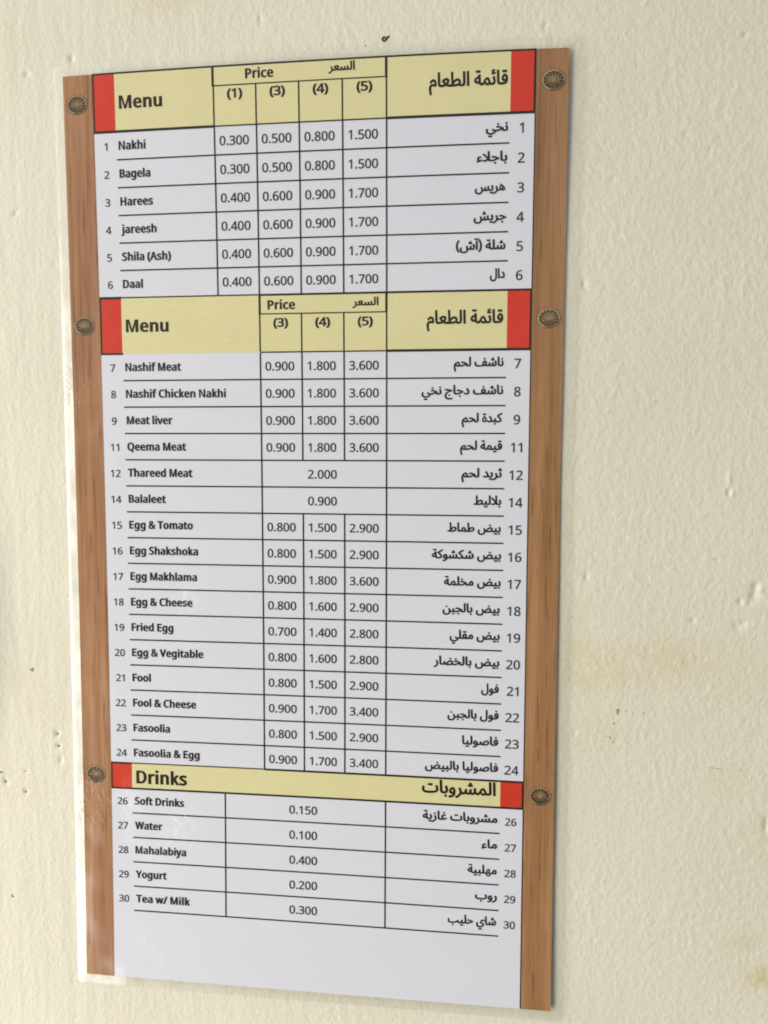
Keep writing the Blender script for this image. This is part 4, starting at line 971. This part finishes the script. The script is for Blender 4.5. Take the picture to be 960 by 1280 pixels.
TH, TN = 1.12, 0.68
h1 = band('food header band at the top of the menu', -0.1, R1, [
    ('h', XB, XL, -0.15, 0.75), ('v', XB + 0.35, -0.5, R1 + 0.42, 0.75), ('h', XB, XE, R1, TH), ('h', XE, XI, R1, 0.6, 0.098), ('h', XI, XL, R1, TH),
    ('v', XL - 0.4, -0.5, R1 + 0.42, 0.9), ('v', XE - 0.2, -0.5, -8.35, 1.05), ('v', XI - 0.1, -0.5, -8.35, 1.1), ('h', XE + 0.35, XI - 0.6, -8.1, 0.55),
    ('v', XF, -8.36, R1 + 0.3, TN), ('v', XG, -8.36, R1 + 0.3, TN), ('v', XH, -8.36, R1 + 0.3, TN), ('v', XE, -8.36, R1 + 0.3, TN), ('v', XI, -8.36, R1 + 0.3, TN)])
h2 = band('second food header band below row six', R7, R8, [
    ('h', XB, XC, R7, TH), ('h', XC, XF - 0.5, R7 + 0.1, 0.6), ('h', XF - 0.5, XL, R7, 0.9), ('v', XB + 0.35, R7 - 0.46, R8 + 0.46, 0.75), ('h', XB, XC + 0.3, R8, 0.9),
    ('h', XF, XI, R8, 0.6, 0.098), ('h', XI, XL, R8, TH), ('v', XL - 0.4, R7 - 0.44, R8 + 0.46, 0.9), ('v', XF + 0.05, R7 - 0.44, -105.75, 1.0), ('v', XI - 0.1, R7 - 0.44, -105.75, 1.05),
    ('h', XF + 0.55, XI - 0.6, -105.5, 0.55), ('v', XF, -105.76, R8 + 0.3, TN), ('v', XG, -105.76, R8 + 0.3, TN), ('v', XH, -105.76, R8 + 0.3, TN), ('v', XI, -105.76, R8 + 0.3, TN)])
h3 = band('drinks header band', R24, R25, [
    ('h', XB, XC, R24, 0.9), ('h', XC, XF, R24 + 0.1, 0.55), ('h', XF, XL, R24, 0.9), ('v', XB + 0.35, R24 - 0.44, R25 + 0.42, 0.7), ('h', XB, XL, R25, 0.9), ('v', XL - 0.4, R24 - 0.44, R25 + 0.42, 0.85)])

text_obj('heading', h1, 'Menu', 5.2, -15.05, left=26.25, width=20.1, fat=BOLD, track=75)
text_obj('arabic_heading', h1, AR['qaima'], 5.6, -13.3, right=196.6, width=33.0, fat=ABOLD)
text_obj('price_heading', h1, 'Price', 3.8, -5.7, left=84.2, width=12.5, fat=BOLD, track=75)
text_obj('arabic_price_heading', h1, AR['seer'], 3.45, -4.65, right=132.2, width=11.5, fat=HB)
for x, q in ((XE, '(1)'), (XF, '(3)'), (XG, '(4)'), (XH, '(5)')):
    text_obj('column_number', h1, q, 3.65, -13.3, center=x + 9.5, width=6.8, fat=(62, 38))
text_obj('heading', h2, 'Menu', 5.25, -112.35, left=26.3, width=20.2, fat=BOLD, track=75)
text_obj('arabic_heading', h2, AR['qaima'], 5.6, -111.0, right=196.1, width=33.0, fat=ABOLD)
text_obj('price_heading', h2, 'Price', 3.8, -103.5, left=92.4, width=12.5, fat=BOLD, track=75)
text_obj('arabic_price_heading', h2, AR['seer'], 3.45, -102.55, right=142.1, width=11.6, fat=HB)
for x, q in ((XF, '(3)'), (XG, '(4)'), (XH, '(5)')):
    text_obj('column_number', h2, q, 3.65, -111.15, center=x + 9.5, width=6.7, fat=(62, 38))
text_obj('heading', h3, 'Drinks', 5.9, -323.85, left=26.45, width=24.9, fat=BOLD, track=75)
text_obj('arabic_heading', h3, AR['mash'], 5.9, -321.2, right=195.7, width=33.4, fat=ABOLD)

# ---- the ruled tables
def table(label, rules):
    b = MB()
    for kind, *a in rules:
        (hline if kind == 'h' else vline)(b, *a)
    o = b.build('table_rules', M['ink'], menu)
    o['label'] = label
    return o


LN = 0.64
table('rules of the first food table', [('h', XD, XJ, y, LN) for y in r_a[1:6]] +
      [('v', x, R1 - 0.3, R7 + 0.42, LN) for x in (XE, XF, XG, XH, XI)] + [('v', XL - 0.1, R1 - 0.5, R7 + 0.45, 0.45)])
table('rules of the second food table', [('h', XD, XJ, y, LN) for y in r_b[1:16]] +
      [('v', x, R8 - 0.3 if x != XF else R8 - 0.3, R24 + 0.42, LN) for x in (XF, XI)] +
      [('v', x, R8 - 0.3, r_b[4], LN) for x in (XG, XH)] + [('v', x, r_b[6], R24 + 0.42, LN) for x in (XG, XH)] +
      [('v', XL - 0.1, R8 - 0.5, R24 + 0.45, 0.45)])
table('rules of the drinks table', [('h', XD, XJ, y, LN) for y in r_c[1:]] +
      [('v', x, R25 - 0.42, r_c[5], LN) for x in (XE, XI)] + [('v', XL - 0.1, R25 - 0.46, -419.9, 0.5)])

# ---- the rows
ROWS_A = [(1, 'Nakhi', '0.300 0.500 0.800 1.500'), (2, 'Bagela', '0.300 0.500 0.800 1.500'), (3, 'Harees', '0.400 0.600 0.900 1.700'),
          (4, 'jareesh', '0.400 0.600 0.900 1.700'), (5, 'Shila (Ash)', '0.400 0.600 0.900 1.700'), (6, 'Daal', '0.400 0.600 0.900 1.700')]
ROWS_B = [(7, 'Nashif Meat', '0.900 1.800 3.600'), (8, 'Nashif Chicken Nakhi', '0.900 1.800 3.600'), (9, 'Meat liver', '0.900 1.800 3.600'),
          (11, 'Qeema Meat', '0.900 1.800 3.600'), (12, 'Thareed Meat', '2.000'), (14, 'Balaleet', '0.900'),
          (15, 'Egg & Tomato', '0.800 1.500 2.900'), (16, 'Egg Shakshoka', '0.800 1.500 2.900'), (17, 'Egg Makhlama', '0.900 1.800 3.600'),
          (18, 'Egg & Cheese', '0.800 1.600 2.900'), (19, 'Fried Egg', '0.700 1.400 2.800'), (20, 'Egg & Vegitable', '0.800 1.600 2.800'),
          (21, 'Fool', '0.800 1.500 2.900'), (22, 'Fool & Cheese', '0.900 1.700 3.400'), (23, 'Fasoolia', '0.800 1.500 2.900'),
          (24, 'Fasoolia & Egg', '0.900 1.700 3.400')]
ROWS_C = [(26, 'Soft Drinks', '0.150'), (27, 'Water', '0.100'), (28, 'Mahalabiya', '0.400'), (29, 'Yogurt', '0.200'), (30, 'Tea w/ Milk', '0.300')]
AW = {1: (196.9, 187.6), 2: (196.8, 183.8), 3: (196.1, 183.3), 4: (196.7, 182.9), 5: (196.6, 175.5), 6: (196.5, 190.1), 7: (196.5, 175.0), 8: (196.5, 161.0),
      9: (196.4, 178.7), 11: (196.4, 178.1), 12: (196.5, 178.8), 14: (196.3, 184.3), 15: (196.3, 172.9), 16: (196.6, 166.0), 17: (196.6, 171.5),
      18: (196.3, 171.0), 19: (196.5, 174.3), 20: (196.5, 167.1), 21: (196.4, 188.6), 22: (196.5, 173.6), 23: (196.5, 180.3), 24: (196.6, 163.6),
      26: (196.6, 162.7), 27: (196.6, 189.5), 28: (196.6, 183.4), 29: (196.8, 186.9), 30: (196.6, 174.6)}
NAME_SX = 0.885
NW = {1: 12.6, 2: 14.4, 8: 47.1, 16: 32.7, 24: 32.1, 30: 26.8}      # printed widths, mm


def rows(data, tops, cols, num_h, dy):
    for (num, name, prices), y in zip(data, tops):
        e = text_obj('menu_entry', menu, name, 3.45, y - 7.72, left=25.45, fat=BOLD, width=NW.get(num), sx=NAME_SX, track=80)
        e['label'] = 'row %d of the menu, %s' % (num, name)
        text_obj('item_number', e, str(num), 3.25, y - 7.95, mat='ink_soft', center=19.45, sx=1.0, fat=REG)
        ps = prices.split()
        if len(ps) == 1:
            cs = [(cols[0] + cols[-1]) / 2 - 0.65]
        else:
            cs = [(a + c) / 2 - 0.65 for a, c in zip(cols, cols[1:])]
        for p, c in zip(ps, cs):
            text_obj('price', e, p, 3.78, y - 8.12 - dy, mat='ink_soft', center=c, width=13.15 if p[0] != '1' else 12.75, fat=REG)
        x1, x0 = AW[num]
        text_obj('arabic_name', e, AR[num], 3.95, y - 7.1, right=x1, width=x1 - x0, fat=ABOLD)
        text_obj('item_number', e, str(num), num_h, y - 8.1, mat='ink_soft', center=202.55, sx=1.0, fat=REG)


rows(ROWS_A, r_a, [XE, XF, XG, XH, XI], 4.0, -0.05)
rows(ROWS_B, r_b, [XF, XG, XH, XI], 4.0, 0.0)
rows(ROWS_C, r_c, [XE, XI], 3.35, 0.05)
